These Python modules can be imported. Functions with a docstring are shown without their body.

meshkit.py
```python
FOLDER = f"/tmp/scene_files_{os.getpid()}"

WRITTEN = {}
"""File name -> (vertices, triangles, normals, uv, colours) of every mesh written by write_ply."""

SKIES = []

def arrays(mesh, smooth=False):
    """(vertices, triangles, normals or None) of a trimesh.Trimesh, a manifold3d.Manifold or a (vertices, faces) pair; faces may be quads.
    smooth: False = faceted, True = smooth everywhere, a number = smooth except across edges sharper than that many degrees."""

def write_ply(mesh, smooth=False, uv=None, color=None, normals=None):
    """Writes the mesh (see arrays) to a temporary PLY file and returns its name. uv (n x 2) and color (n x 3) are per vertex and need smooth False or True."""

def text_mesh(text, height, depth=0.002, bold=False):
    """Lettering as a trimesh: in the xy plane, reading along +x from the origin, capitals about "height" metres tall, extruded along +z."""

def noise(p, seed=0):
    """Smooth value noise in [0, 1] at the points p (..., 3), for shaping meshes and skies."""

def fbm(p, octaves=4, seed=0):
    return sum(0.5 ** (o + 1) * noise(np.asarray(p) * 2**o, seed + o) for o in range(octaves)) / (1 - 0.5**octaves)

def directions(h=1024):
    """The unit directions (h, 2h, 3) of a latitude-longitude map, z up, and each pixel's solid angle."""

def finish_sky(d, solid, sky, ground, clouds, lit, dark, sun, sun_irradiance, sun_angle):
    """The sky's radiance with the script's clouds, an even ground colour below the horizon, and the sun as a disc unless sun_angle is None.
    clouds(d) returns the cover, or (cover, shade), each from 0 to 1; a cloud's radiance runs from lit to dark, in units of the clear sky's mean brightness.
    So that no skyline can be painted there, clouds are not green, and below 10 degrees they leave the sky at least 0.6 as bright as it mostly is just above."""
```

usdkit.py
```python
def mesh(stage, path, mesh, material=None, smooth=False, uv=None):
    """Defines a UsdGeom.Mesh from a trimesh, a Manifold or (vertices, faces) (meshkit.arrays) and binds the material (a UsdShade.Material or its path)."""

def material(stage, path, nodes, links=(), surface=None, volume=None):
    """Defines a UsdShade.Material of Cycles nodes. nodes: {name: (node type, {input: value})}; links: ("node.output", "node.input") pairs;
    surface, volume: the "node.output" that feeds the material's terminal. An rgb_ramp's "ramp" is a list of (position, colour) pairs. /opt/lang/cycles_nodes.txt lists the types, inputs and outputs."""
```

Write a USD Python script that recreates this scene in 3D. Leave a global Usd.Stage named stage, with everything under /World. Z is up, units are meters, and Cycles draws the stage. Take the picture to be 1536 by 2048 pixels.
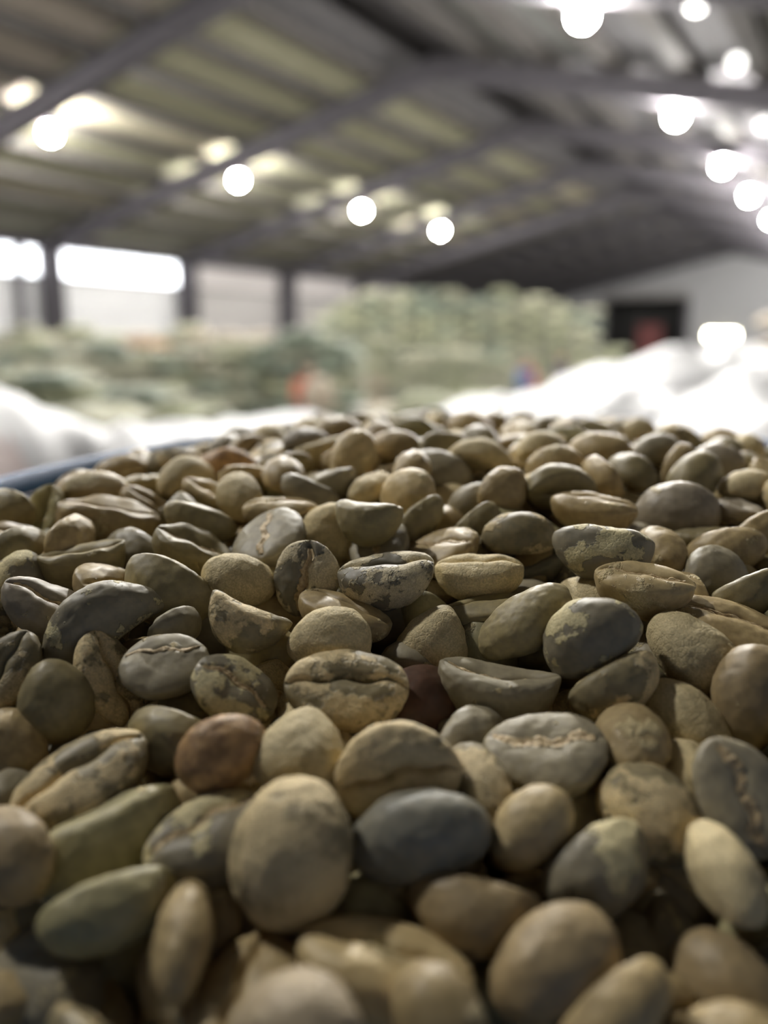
import math, random, json
import numpy as np
import trimesh
import manifold3d as m3
import usdkit, meshkit
from pxr import Usd, UsdGeom, UsdLux, UsdShade, Gf, Sdf, Vt

stage = Usd.Stage.CreateInMemory()
UsdGeom.SetStageUpAxis(stage, 'Z')
UsdGeom.SetStageMetersPerUnit(stage, 1.0)
UsdGeom.Xform.Define(stage, '/World')
UsdGeom.Scope.Define(stage, '/World/Looks')

# ------------------------------------------------------------------ camera, sky, exposure
CAM_Z = 1.9                                   # phone held just above the heap of beans
PITCH = math.atan(0.2067)                     # looking 11.7 degrees down
cam = UsdGeom.Camera.Define(stage, '/World/camera')
cam.CreateHorizontalApertureAttr(24.0)
cam.CreateFocalLengthAttr(24.0 * 1655.0 / 1536.0)
cam.CreateClippingRangeAttr(Gf.Vec2f(0.004, 500.0))
cam.CreateFStopAttr(13.3)
cam.CreateFocusDistanceAttr(0.0755)
cam.CreateExposureAttr(2.85)
cam.AddTranslateOp().Set(Gf.Vec3d(0, 0, CAM_Z))
cam.AddRotateXOp().Set(90.0 - math.degrees(PITCH))

sky = UsdLux.DomeLight.Define(stage, '/World/sky')         # overcast daylight outside the hall
sky.CreateColorAttr(Gf.Vec3f(1.0, 0.985, 0.96))
sky.CreateIntensityAttr(1.7)

LAMP_POWER = 330.0                            # radiance of a lit globe lamp

# ------------------------------------------------------------------ helpers
TAKEN = {}


def fresh(parent, name):
    k = (str(parent), name)
    n = TAKEN.get(k, 0)
    TAKEN[k] = n + 1
    return f'{parent}/{name}' + (f'_{n:03d}' if n else '')


def keys(prim, label=None, cat=None, group=None, kind=None):
    for k, v in (('label', label), ('category', cat), ('group', group), ('kind', kind)):
        if v:
            prim.SetCustomDataByKey(k, v)


def thing(name, label=None, cat=None, group=None, loc=(0, 0, 0), quat=None, rz=None, scale=None, kind=None):
    x = UsdGeom.Xform.Define(stage, fresh('/World', name))
    x.AddTranslateOp().Set(Gf.Vec3d(*map(float, loc)))
    if quat is not None:
        x.AddOrientOp(UsdGeom.XformOp.PrecisionDouble).Set(Gf.Quatd(float(quat[3]), *map(float, quat[:3])))
    if rz is not None:
        x.AddRotateZOp().Set(float(rz))
    if scale is not None:
        x.AddScaleOp().Set(Gf.Vec3f(*map(float, scale)))
    keys(x.GetPrim(), label, cat, group, kind)
    return x.GetPrim()


def part(parent, name, mesh, mat, smooth=False, label=None):
    path = parent.GetPath() if hasattr(parent, 'GetPath') else parent
    m = usdkit.mesh(stage, fresh(path, name), mesh, mat, smooth=smooth)
    if label:
        keys(m.GetPrim(), label)
    return m.GetPrim()


def copy_of(src, name, loc, rz=0.0, tilt=(0, 0), scale=(1, 1, 1), label=None, cat=None, group=None):
    x = UsdGeom.Xform.Define(stage, fresh('/World', name))
    x.AddTranslateOp().Set(Gf.Vec3d(*map(float, loc)))
    x.AddRotateXYZOp().Set(Gf.Vec3f(float(tilt[0]), float(tilt[1]), float(rz)))
    x.AddScaleOp().Set(Gf.Vec3f(*map(float, scale)))
    p = x.GetPrim()
    p.GetReferences().AddInternalReference(src)
    p.SetInstanceable(True)
    keys(p, label, cat, group)
    return p


def mat(name, nodes, links=(), surface='p.BSDF'):
    return usdkit.material(stage, f'/World/Looks/{name}', nodes, links, surface=surface)


def plain(name, col, rough=0.6, **kw):
    """A plain coat with a little procedural unevenness."""
    c2 = tuple(min(1, c * 0.8) for c in col)
    return mat(name, {'g': ('geometry', {}), 'n': ('noise_texture', {'scale': 1.7, 'detail': 4.0}),
                      'm': ('mix', {'color1': col, 'color2': c2}), 'p': ('principled_bsdf', {'roughness': rough, **kw})},
               [('g.position', 'n.vector'), ('n.fac', 'm.fac'), ('m.color', 'p.base_color')])


def boxm(lo, hi):
    lo, hi = np.asarray(lo, float), np.asarray(hi, float)
    b = trimesh.creation.box(hi - lo)
    b.apply_translation((lo + hi) / 2)
    return b


TH = math.radians(30.6)                       # the hall's long axis runs 30.6 degrees right of the view
AX = np.array([math.sin(TH), math.cos(TH), 0.0])
PX = np.array([math.cos(TH), -math.sin(TH), 0.0])


def hall(p, a, z):
    """Hall coordinates (p across, a along, z up) to the world."""
    return PX * p + AX * a + np.array([0, 0, z])


def to_hall(mesh):
    """A mesh modelled in (p, a, z) turned into world coordinates."""
    v = np.asarray(mesh.vertices)
    w = v[:, :1] * PX + v[:, 1:2] * AX + np.array([0, 0, 1.0]) * v[:, 2:3]
    return trimesh.Trimesh(w, np.asarray(mesh.faces), process=False)

# ------------------------------------------------------------------ the hall
P_LEFT, P_RIGHT, P_RIDGE = -26.0, 5.2, -10.4
Z_EAVE, Z_RIDGE = 5.4, 8.9
A_BACK, A_FAR = -13.5, 69.5
BAYS = [-13.5, -6.75, 0.0, 6.6, 13.4, 20.1, 26.9, 33.9, 40.8, 47.8, 54.9, 62.1, 69.5]


def roof_z(p):
    if p < P_RIDGE:
        return Z_EAVE + (p - P_LEFT) / (P_RIDGE - P_LEFT) * (Z_RIDGE - Z_EAVE)
    return Z_EAVE + (P_RIGHT - p) / (P_RIGHT - P_RIDGE) * (Z_RIDGE - Z_EAVE)


M_CONC = plain('concrete', (0.30, 0.29, 0.27), 0.85)
M_STEEL = plain('dark_steel', (0.066, 0.062, 0.069), 0.9, specular_ior_level=.1)
M_PURLIN = plain('brown_grey_steel', (0.068, 0.063, 0.060), 0.9, specular_ior_level=.1)
M_DARK = plain('unlit_bay_wall', (0.035, 0.034, 0.033), 0.8)  # near black coat puts the darkness of the unlit bay into the colour
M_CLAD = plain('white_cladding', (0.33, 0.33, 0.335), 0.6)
M_CLAD2 = plain('grey_cladding', (0.20, 0.19, 0.185), 0.7)  # darker grey than the white cladding, used on the farther bays
M_WHITEWALL = plain('painted_far_wall', (0.28, 0.28, 0.29), 0.8)
M_GREYROOF = plain('grey_roof_sheet', (0.095, 0.092, 0.097), 0.95, specular_ior_level=.08)
M_GREYROOF2 = plain('light_roof_sheet', (0.15, 0.15, 0.147), 0.95, specular_ior_level=.08)
M_REDPAINT = plain('red_paint', (0.13, 0.022, 0.02), 0.5)


def sheet_mat(name, col, thru):
    """Roof or wall sheet that lets some daylight through."""
    return mat(name, {'g': ('geometry', {}), 'n': ('noise_texture', {'scale': 1.1, 'detail': 5.0}),
                      'm': ('mix', {'color1': col, 'color2': tuple(c * 0.75 for c in col)}),
                      'd': ('diffuse_bsdf', {}), 't': ('translucent_bsdf', {}), 'x': ('mix_closure', {'fac': thru})},
               [('g.position', 'n.vector'), ('n.fac', 'm.fac'), ('m.color', 'd.color'), ('m.color', 't.color'),
                ('d.BSDF', 'x.closure1'), ('t.BSDF', 'x.closure2')], surface='x.closure')


M_SHEET = [sheet_mat('cream_green_sheet', (0.223, 0.216, 0.158), 0.08), sheet_mat('pale_green_sheet', (0.187, 0.184, 0.137), 0.06),
           sheet_mat('cream_sheet', (0.266, 0.245, 0.187), 0.09)]
M_BROWNROOF = sheet_mat('brown_grey_sheet', (0.215, 0.19, 0.165), 0.05)
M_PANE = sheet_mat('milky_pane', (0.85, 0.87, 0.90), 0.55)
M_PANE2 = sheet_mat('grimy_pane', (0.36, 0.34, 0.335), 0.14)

fl = part('/World', 'floor', to_hall(boxm((P_LEFT - 1, A_BACK - 1, -0.2), (P_RIGHT + 1, A_FAR + 9, 0))), M_CONC)
keys(fl, 'grey concrete warehouse floor', kind='structure')

# side walls: columns, cladding below, a strip of milky panes above
for side, p0, sgn in (('left', P_LEFT, -1), ('right', P_RIGHT, 1)):
    w = thing(f'wall_{side}', f'{"pale clad side wall with a strip of milky panes under the eave" if side == "left" else "clad side wall beside the white sacks"}', kind='structure')
    for k in range(len(BAYS) - 1):
        a0, a1 = BAYS[k] + 0.02, BAYS[k + 1] - 0.02
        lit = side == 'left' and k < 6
        x0, x1 = sorted((p0, p0 + sgn * 0.08))
        for j, (z0, z1) in enumerate(((0.0, 1.4), (1.4, 2.8), (2.8, 4.15))):
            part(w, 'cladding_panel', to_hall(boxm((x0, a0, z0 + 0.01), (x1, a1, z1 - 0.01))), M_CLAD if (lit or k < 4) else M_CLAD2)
        bx = x1 if sgn > 0 else x0 - .02
        part(w, 'backing_sheet', to_hall(boxm((bx, a0 - .04, 0), (bx + .02, a1 + .04, 4.2))), M_CLAD2)
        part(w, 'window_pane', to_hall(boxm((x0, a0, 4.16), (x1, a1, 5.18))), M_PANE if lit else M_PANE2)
        part(w, 'rail', to_hall(boxm((min(p0 - sgn * .1, x0), a0, 4.10), (max(p0 - sgn * .1, x0), a1, 4.19))), M_PURLIN)
    part(w, 'eave_beam', to_hall(boxm((p0 - .22, A_BACK, 5.1), (p0 + .22, A_FAR, 5.55))), M_STEEL)
    for k, a in enumerate(BAYS):
        q = p0 - sgn * 0.46
        col = trimesh.util.concatenate([boxm((q - .38, a - .26, 0), (q + .38, a - .21, 5.3)), boxm((q - .38, a + .21, 0), (q + .38, a + .26, 5.3)),
                                        boxm((q - .03, a - .21, 0), (q + .03, a + .21, 5.3))])
        part(w, 'column', to_hall(col), M_STEEL)
    if side == 'left':
        post = trimesh.creation.cylinder(0.17, 5.2, sections=12)
        post.apply_translation((p0 + 0.4, 18.9, 2.6))
        part(w, 'drain_pipe', to_hall(post), M_STEEL, smooth=40)

# roof: sheets between the purlins, purlins, rafters
roof = thing('ceiling', 'pitched sheet roof on dark steel rafters and purlins', kind='structure')
rng = random.Random(3)
NP = 10
for side, pe in (('left', P_LEFT), ('right', P_RIGHT)):
    ps = np.linspace(pe, P_RIDGE, NP + 1)
    for k in range(len(BAYS) - 1):
        for j in range(NP):
            q0, q1 = sorted((ps[j], ps[j + 1]))
            t = 0.02
            sgn = 1 if side == 'left' else -1
            g = 0.0
            slit = .003 if (side == 'left' and 2 < k < 7) else -.03          # a few joints let daylight through
            a0, a1 = BAYS[k] + slit, BAYS[k + 1] - slit
            lift = .0 if (k % 2 or slit > 0) else .02
            v = []
            for q in (q0 + g, q1 - g):
                for a in (a0, a1):
                    for dz in (0.0, t):
                        v.append((q, a, roof_z(q) + 0.16 + lift + dz))
            b = trimesh.Trimesh(np.array(v), [[0, 2, 6], [0, 6, 4], [1, 5, 7], [1, 7, 3], [0, 4, 5], [0, 5, 1], [2, 3, 7], [2, 7, 6], [0, 1, 3], [0, 3, 2], [4, 6, 7], [4, 7, 5]], process=False)
            if side == 'left':
                m = (M_SHEET[0] if rng.random() < .6 else rng.choice(M_SHEET)) if k < 8 else M_GREYROOF
                if k <= 3:
                    m = M_BROWNROOF
                if j == NP - 1:
                    m = M_GREYROOF
            else:
                m = M_GREYROOF2 if (k in (3, 4) and rng.random() < 0.45) else M_GREYROOF
            part(roof, 'roof_sheet', to_hall(b), m)
    for j in range(NP + 1):
        q = ps[j]
        z = roof_z(q)
        part(roof, 'purlin', to_hall(boxm((q - .21, A_BACK, z - .06), (q + .21, A_FAR, z + .155))), M_PURLIN)
for a in BAYS:
    for side, pe in (('left', P_LEFT), ('right', P_RIGHT)):
        v0, v1 = np.array([pe, roof_z(pe) - .06]), np.array([P_RIDGE, roof_z(P_RIDGE) - .06])
        ms = []
        for (d0, d1, hw) in ((0, .05, .16), (.05, .50, .03), (.50, .55, .16)):
            pts = np.array([(x, a + s * hw, z - d) for s in (-1, 1) for (x, z) in (v0, v1) for d in (d0, d1)])
            ms.append(trimesh.convex.convex_hull(pts))
        part(roof, 'rafter', to_hall(trimesh.util.concatenate(ms)), M_STEEL)
part(roof, 'ridge_cap', to_hall(boxm((P_RIDGE - .5, A_BACK, Z_RIDGE + .02), (P_RIDGE + .5, A_FAR, Z_RIDGE + .28))), M_STEEL)

# end walls
def gable(a0, a1, holes):
    from shapely.geometry import Polygon, box as sbox
    poly = Polygon([(P_LEFT, 0), (P_RIGHT, 0), (P_RIGHT, Z_EAVE + .2), (P_RIDGE, Z_RIDGE + .2), (P_LEFT, Z_EAVE + .2)])
    for h in holes:
        poly = poly.difference(sbox(*h))
    g = trimesh.creation.extrude_polygon(poly, a1 - a0, engine='earcut')
    v = np.asarray(g.vertices)
    return to_hall(trimesh.Trimesh(np.stack([v[:, 0], a0 + v[:, 2], v[:, 1]], 1), np.asarray(g.faces)[:, ::-1], process=False))


DOOR = (-19.9, -0.01, -13.7, 5.25)
wf = thing('wall_far', 'pale far gable wall with a dark doorway', kind='structure')
part(wf, 'gable', gable(A_FAR, A_FAR + .2, [DOOR]), M_WHITEWALL)
part(wf, 'door_lintel', to_hall(boxm((-20.3, A_FAR - .12, 5.25), (-13.3, A_FAR - .002, 5.75))), M_CLAD2)
part(wf, 'door_jamb', to_hall(boxm((-20.3, A_FAR - .12, 0), (-19.9, A_FAR - .002, 5.25))), M_STEEL)
part(wf, 'door_jamb', to_hall(boxm((-13.7, A_FAR - .12, 0), (-13.3, A_FAR - .002, 5.25))), M_STEEL)
rake = trimesh.util.concatenate([trimesh.convex.convex_hull(np.array([(x, a, z - d) for a in (A_FAR - .3, A_FAR - .01) for (x, z) in (e, (P_RIDGE, Z_RIDGE)) for d in (0, .45)]))
                                 for e in ((P_LEFT, Z_EAVE), (P_RIGHT, Z_EAVE))])
part(wf, 'rake_beam', to_hall(rake), M_STEEL)
wb = thing('wall_back', 'grey gable wall behind the camera', kind='structure')
part(wb, 'gable', gable(A_BACK - .2, A_BACK, []), M_CLAD2)
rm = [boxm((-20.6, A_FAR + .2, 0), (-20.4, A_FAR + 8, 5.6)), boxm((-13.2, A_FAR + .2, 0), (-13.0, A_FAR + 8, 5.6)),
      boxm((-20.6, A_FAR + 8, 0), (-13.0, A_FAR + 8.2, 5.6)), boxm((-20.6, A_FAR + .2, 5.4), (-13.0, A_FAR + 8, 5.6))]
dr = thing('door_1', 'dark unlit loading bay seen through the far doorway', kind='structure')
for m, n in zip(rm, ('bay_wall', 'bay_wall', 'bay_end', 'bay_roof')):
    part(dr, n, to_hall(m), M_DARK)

# red door leaf standing in the doorway
rd = thing('door_leaf', 'dull red steel door leaf standing in the dark far doorway', 'door', loc=hall(-16.4, A_FAR + .6, 0))
lf = [('panel', boxm((-.95, -.03, .02), (.95, .03, 3.2)), M_REDPAINT)]
for x in (-.95, .83):
    lf.append(('stile', boxm((x, -.06, .02), (x + .12, -.031, 3.2)), M_REDPAINT))
for z in (.02, 1.5, 3.08):
    lf.append(('rail', boxm((-.83, -.06, z), (.83, -.031, z + .12)), M_REDPAINT))
lf.append(('handle', boxm((.70, -.11, 1.15), (.76, -.061, 1.42)), M_STEEL))
for n, m, mm in lf:
    part(rd, n, to_hall(m), mm)


def emit(name, col, strength):
    return mat(name, {'e': ('emission', {'color': col, 'strength': strength})}, surface='e.emission')


M_LAMP = emit('lamp_glow', (1.0, 0.975, 0.92), LAMP_POWER)
M_REFLECT_DIM = emit('roof_reflection_dim', (1.0, 0.975, 0.92), LAMP_POWER * 0.002)  # weak glow that imitates a lamp mirrored in the roof sheets
M_REFLECT_SOFT = emit('roof_reflection_soft', (1.0, 0.975, 0.92), LAMP_POWER * 0.008)  # stronger glow for the imitated roof reflection at the top edge
M_LAMP_FILL = emit('fill_lamp_glow', (1.0, 0.975, 0.92), LAMP_POWER * 0.36)  # reduced glow of the fill lamp added over the tub
M_STRIP = emit('strip_glow', (1.0, 0.93, 0.66), 7.0)
M_CAP = plain('lamp_cap', (0.5, 0.5, 0.52), 0.4)


def lamp(p, a, z, r, label, glow, brim=1.0):
    """A globe lamp on a rod from the roof."""
    t = thing('globe_lamp', label, 'lamp', 'lit globe lamps under the roof', hall(p, a, z))
    b = trimesh.creation.icosphere(3, r)
    part(t, 'globe', b, glow, smooth=True)
    cap = trimesh.creation.revolve(np.array([(0.0, r * 1.45), (r * .35, r * 1.40), (r * .7, r * 1.2), (r * brim, r * .86), (r * (brim - .04), r * .80), (r * .62, r * 1.06), (0, r * 1.14)])[::-1], sections=28)
    part(t, 'reflector', cap, M_STEEL, smooth=40)
    top = roof_z(p) + .1 - z
    if top > r * 1.3 + .02:
        rod = trimesh.creation.cylinder(.015, top - r * 1.3, sections=8)
        rod.apply_translation((0, 0, (top + r * 1.3) / 2))
        part(t, 'rod', rod, M_STEEL)
    return t


ROWS = [(-17.8, [(14.3, 'nearest lit globe lamp of the row below the pale roof slope'), (21.2, 'second lit globe lamp of the row below the pale roof slope'),
                 (28.4, 'third lit globe lamp of the row below the pale roof slope'), (35.1, 'farthest lit globe lamp of the row below the pale roof slope'), (7.4, 'globe lamp of the pale slope row, just outside the picture')]),
        (-4.5, [(13.6, 'largest lit globe lamp, at the top of the picture'), (20.4, 'second globe lamp of the row under the dark roof slope'),
                (26.6, 'third globe lamp of the row under the dark roof slope'), (32.3, 'farthest globe lamp of the row under the dark roof slope'), (6.8, 'globe lamp of the dark slope row, above the picture'), (0.2, 'unseen dimmer fill lamp added to the dark slope row, over the tub'),  # the one over the tub is an added fill lamp for the beans
                (39.0, 'added globe lamp of the dark slope row, just right of the picture'), (46.0, 'added globe lamp of the dark slope row, far right of the picture'), (53.0, 'added unseen globe lamp of the dark slope row, near the far wall'), (60.0, 'added unseen globe lamp of the dark slope row, last before the far wall')])]  # unseen lamps added along the row to brighten the far wall
for p, ls in ROWS:
    for a, lb in ls:
        lamp(p, a, CAM_Z + 4.9, 0.17, lb, M_LAMP_FILL if a < 1 else M_LAMP, 1.0 if p < -10 else 1.35)
lamp(-2.9, 13.97, CAM_Z + 4.9, 0.13, 'small bright globe added for a lamp reflection on the roof, by the top edge', M_REFLECT_SOFT)  # this globe and the next two stand in for lamp reflections on the roof
lamp(-2.8, 17.2, CAM_Z + 4.9, 0.13, 'small faint globe added for a roof reflection above the farther dark slope lamps', M_REFLECT_DIM)
lamp(-2.9, 22.2, CAM_Z + 4.9, 0.13, 'small faint globe added for a roof reflection, cut by the picture edge', M_REFLECT_DIM)

sl = thing('strip_lamp', 'pale yellow strip lamp glowing on the far wall beside the doorway', 'lamp', loc=hall(-10.8, A_FAR - .06, 1.98))
part(sl, 'housing', to_hall(boxm((-1.15, -.06, .03), (1.15, .055, .67))), M_CAP)
part(sl, 'tube', to_hall(boxm((-1.05, -.12, .12), (1.05, -.061, .58))), M_STRIP)

# ------------------------------------------------------------------ sacks
def sack_meshes(L, W, H, seed, nx=30, ny=20, soft=1.0, flat=0.0):
    """A filled woven sack lying down: (body, end seam). Origin at the middle of its underside."""
    s, t = np.meshgrid(np.linspace(-1, 1, nx + 1), np.linspace(-1, 1, ny + 1), indexing='ij')
    ax = L / 2 * s * (1 - 0.05 * (1 - t ** 2) * soft)
    ay = W / 2 * t * (1 - 0.09 * (1 - s ** 2) * soft + 0.03 * soft * s ** 4)
    prof = np.clip((1 - np.abs(s) ** 3.2), 0, 1) ** .5 * np.clip((1 - np.abs(t) ** 2.8), 0, 1) ** .5
    o = np.array([seed * 7.3, seed * 3.1, 0])
    q = np.stack([ax * 7, ay * 7, 0 * ax], -1)
    wr = meshkit.fbm(q + o, 4, seed) - .5
    ridg = 1 - np.abs(meshkit.noise(q * np.array([1.6, .7, 1]) + o, seed + 5) * 2 - 1)
    zt = H * .62 * prof * (1 + .30 * wr) + H * .06 * (ridg - .5) * prof
    if flat:
        zt = np.minimum(zt, H * .62 * flat)
    zb = -H * .38 * np.minimum(prof * 1.35, 1.0)
    top = np.stack([ax, ay, zt + H * .38], -1)
    bot = np.stack([ax, ay, zb + H * .38], -1)
    n1, n2 = nx + 1, ny + 1
    i, j = np.meshgrid(np.arange(nx), np.arange(ny), indexing='ij')
    a = (i * n2 + j).ravel()
    b, c, d = a + n2, a + n2 + 1, a + 1
    ft = np.concatenate([np.stack([a, b, c], 1), np.stack([a, c, d], 1)])
    fb = ft[:, ::-1] + n1 * n2
    m = trimesh.Trimesh(np.vstack([top.reshape(-1, 3), bot.reshape(-1, 3)]), np.vstack([ft, fb]), process=False)
    m.merge_vertices()
    m.update_faces(m.nondegenerate_faces())
    # the sewn end: a narrow flattened hem past one short side
    y = np.linspace(-W / 2 * .93, W / 2 * .93, 13)
    zz = H * .38 + .012 * np.sin(np.arange(13) * 1.3 + seed)
    x0, x1 = L / 2 - .012, L / 2 + .035
    v = np.concatenate([np.stack([np.full(13, x), y, zz + dz], 1) for x in (x0, x1) for dz in (-.006, .006)])
    f = []
    for k in range(12):
        for (p, r) in ((0, 2), (3, 1)):
            A, B, C, D = p * 13 + k, p * 13 + k + 1, r * 13 + k + 1, r * 13 + k
            f += [[A, C, B], [A, D, C]]
        A, B, C, D = 2 * 13 + k, 2 * 13 + k + 1, 3 * 13 + k + 1, 3 * 13 + k
        f += [[A, C, B], [A, D, C]]
    return m, trimesh.Trimesh(v, f, process=False)


def cloth(name, col, col2, rough=0.65, weave=900.0):
    return mat(name, {'t': ('texture_coordinate', {}), 'oi': ('object_info', {}), 'n': ('noise_texture', {'scale': 4.0, 'detail': 5.0}),
                      'm': ('mix', {'color1': col, 'color2': col2}), 'h': ('math', {'math_type': 'multiply_add', 'value2': 0.5, 'value3': 0.75}),
                      'v': ('hsv', {'hue': .5, 'saturation': 1.0}), 'w': ('noise_texture', {'scale': weave, 'detail': 1.0}), 'b': ('bump', {'strength': .25, 'distance': .002}),
                      'p': ('principled_bsdf', {'roughness': rough, 'sheen_weight': .1})},
               [('t.object', 'n.vector'), ('n.fac', 'm.fac'), ('m.color', 'v.color'), ('oi.random', 'h.value1'), ('h.value', 'v.value'), ('v.color', 'p.base_color'),
                ('t.object', 'w.vector'), ('w.fac', 'b.height'), ('b.normal', 'p.normal')])


M_SACKW = plain('white_woven_sack', (0.91, 0.91, 0.92), 0.55)
M_GREEN = cloth('green_woven_sack', (0.194, 0.198, 0.120), (0.136, 0.146, 0.091))
M_TEAL = cloth('teal_woven_sack', (0.142, 0.166, 0.123), (0.097, 0.120, 0.087))
M_PALE = cloth('pale_green_sack', (0.247, 0.243, 0.168), (0.182, 0.182, 0.130))
M_BEIGE = cloth('beige_woven_sack', (0.34, 0.28, 0.21), (0.26, 0.22, 0.17))
M_JUTE = cloth('orange_jute_sack', (0.30, 0.19, 0.11), (0.24, 0.155, 0.09))
M_SEAM = plain('sack_thread', (0.45, 0.44, 0.40), 0.8)
M_PRINT = plain('pink_print', (0.80, 0.66, 0.63), 0.6)

SACK_MATS = dict(green=M_GREEN, teal=M_TEAL, pale=M_PALE, beige=M_BEIGE, jute=M_JUTE)
SACK_WORDS = dict(green='green', teal='blue green', pale='pale green', beige='beige', jute='orange brown jute')
rng = random.Random(11)
PLAN = []            # every sack of the piles: x, y, z, turn, colour, pile


def pile(x0, y0, turn, cols, rows, heights, colours, name, sx=.90, sy=.60, sz=.214, jit=.03, base=0.0):
    """Stacked sacks: cols along the face, rows behind one another; heights[c] layers in column c."""
    ct, st = math.cos(turn), math.sin(turn)
    for r in range(rows):
        for c in range(cols):
            n = heights[c % len(heights)] if not callable(heights) else heights(c, r)
            for k in range(n):
                lx = (c + (.5 if k % 2 else 0.15)) * sx + rng.uniform(-jit, jit)
                ly = r * sy + (.06 if k % 2 else 0) + rng.uniform(-jit, jit)
                PLAN.append((x0 + ct * lx - st * ly, y0 + st * lx + ct * ly, base + k * sz, math.degrees(turn) + rng.uniform(-5, 5), rng.choice(colours), name, r, k == n - 1))


T = -TH                                                   # pile faces stand square to the hall
# the tall pile far down the hall
hC = [11, 14, 16, 17, 17, 17, 17, 16, 17, 16, 15, 14]
pile(-3.2, 30.5, T * .35, 12, 2, lambda c, r: hC[c] - (1 if r == 0 and c % 3 == 1 else 0), ['green', 'green', 'pale', 'green', 'teal'], 'tall pile far down the hall')
pile(6.2, 27.5, T * .35, 2, 1, [11, 8], ['green', 'pale', 'green'], 'tall pile far down the hall')
# the pile behind the worker in orange
pile(-3.1, 17.6, T * .3, 3, 2, [9, 10, 9], ['teal', 'green', 'teal', 'pale'], 'pile behind the worker in orange')
pile(-.4, 19.5, T * .3, 4, 1, [9, 8, 8, 7], ['green', 'pale', 'green', 'beige'], 'pile behind the worker in orange')
# the long low pile at the side wall
pile(-12.2, 25.2, T * .6, 12, 1, [10, 10, 11, 10, 11, 10, 10, 10, 11, 10], ['pale', 'beige', 'pale', 'green', 'jute'], 'long pile below the side wall')
pile(-9.6, 19.4, T * .6, 8, 1, [9, 8, 9, 8, 9, 8, 8, 8], ['pale', 'green', 'pale', 'teal'], 'long pile below the side wall')
# low heaps nearer the camera
pile(-5.6, 11.5, T * .2, 6, 2, [7, 7, 6, 5, 3, 2], ['green', 'pale', 'teal', 'green'], 'low heap in the middle of the hall', jit=.05)
pile(-.4, 13.2, T * .2, 5, 2, [4, 5, 5, 4, 4], ['green', 'pale', 'green', 'beige'], 'low heap in the middle of the hall', jit=.05)
pile(-3.3, 7.6, T * .2, 2, 2, [6, 5], ['green', 'pale', 'teal'], 'low heap nearest the white sacks', jit=.05)
# beige pile at the right edge
pile(6.6, 14.2, T * .2, 3, 1, [12, 12, 12], ['beige', 'beige', 'pale'], 'beige pile at the right edge')

order = sorted(range(len(PLAN)), key=lambda i: (math.hypot(PLAN[i][0], PLAN[i][1]) * (1 if PLAN[i][6] == 0 else 1.9) * (.9 if PLAN[i][7] else 1)))
SINGLE, REST = order[:296], order[296:]
first = {}
for i in SINGLE:
    x, y, z, turn, colour, name, r, top = PLAN[i]
    lab = f'{SACK_WORDS[colour]} full woven sack stacked in the {name}'
    grp = f'{SACK_WORDS[colour]} sacks of the {name}'
    sc = (rng.uniform(.95, 1.05), rng.uniform(.94, 1.06), rng.uniform(.96, 1.04))
    if colour not in first:
        t = thing('woven_sack', lab, 'sack', grp, (x, y, z))
        UsdGeom.Xformable(t).AddRotateXYZOp().Set(Gf.Vec3f(0, 0, turn))
        b, s = sack_meshes(.88, .56, .215, len(first) + 1, nx=18, ny=12)
        part(t, 'body', b, SACK_MATS[colour], smooth=True)
        part(t, 'seam', s, M_SEAM)
        first[colour] = t
    else:
        copy_of(first[colour].GetPath(), 'woven_sack', (x, y, z), turn, (rng.uniform(-2, 2), rng.uniform(-2, 2)), sc, lab, 'sack', grp)

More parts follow.
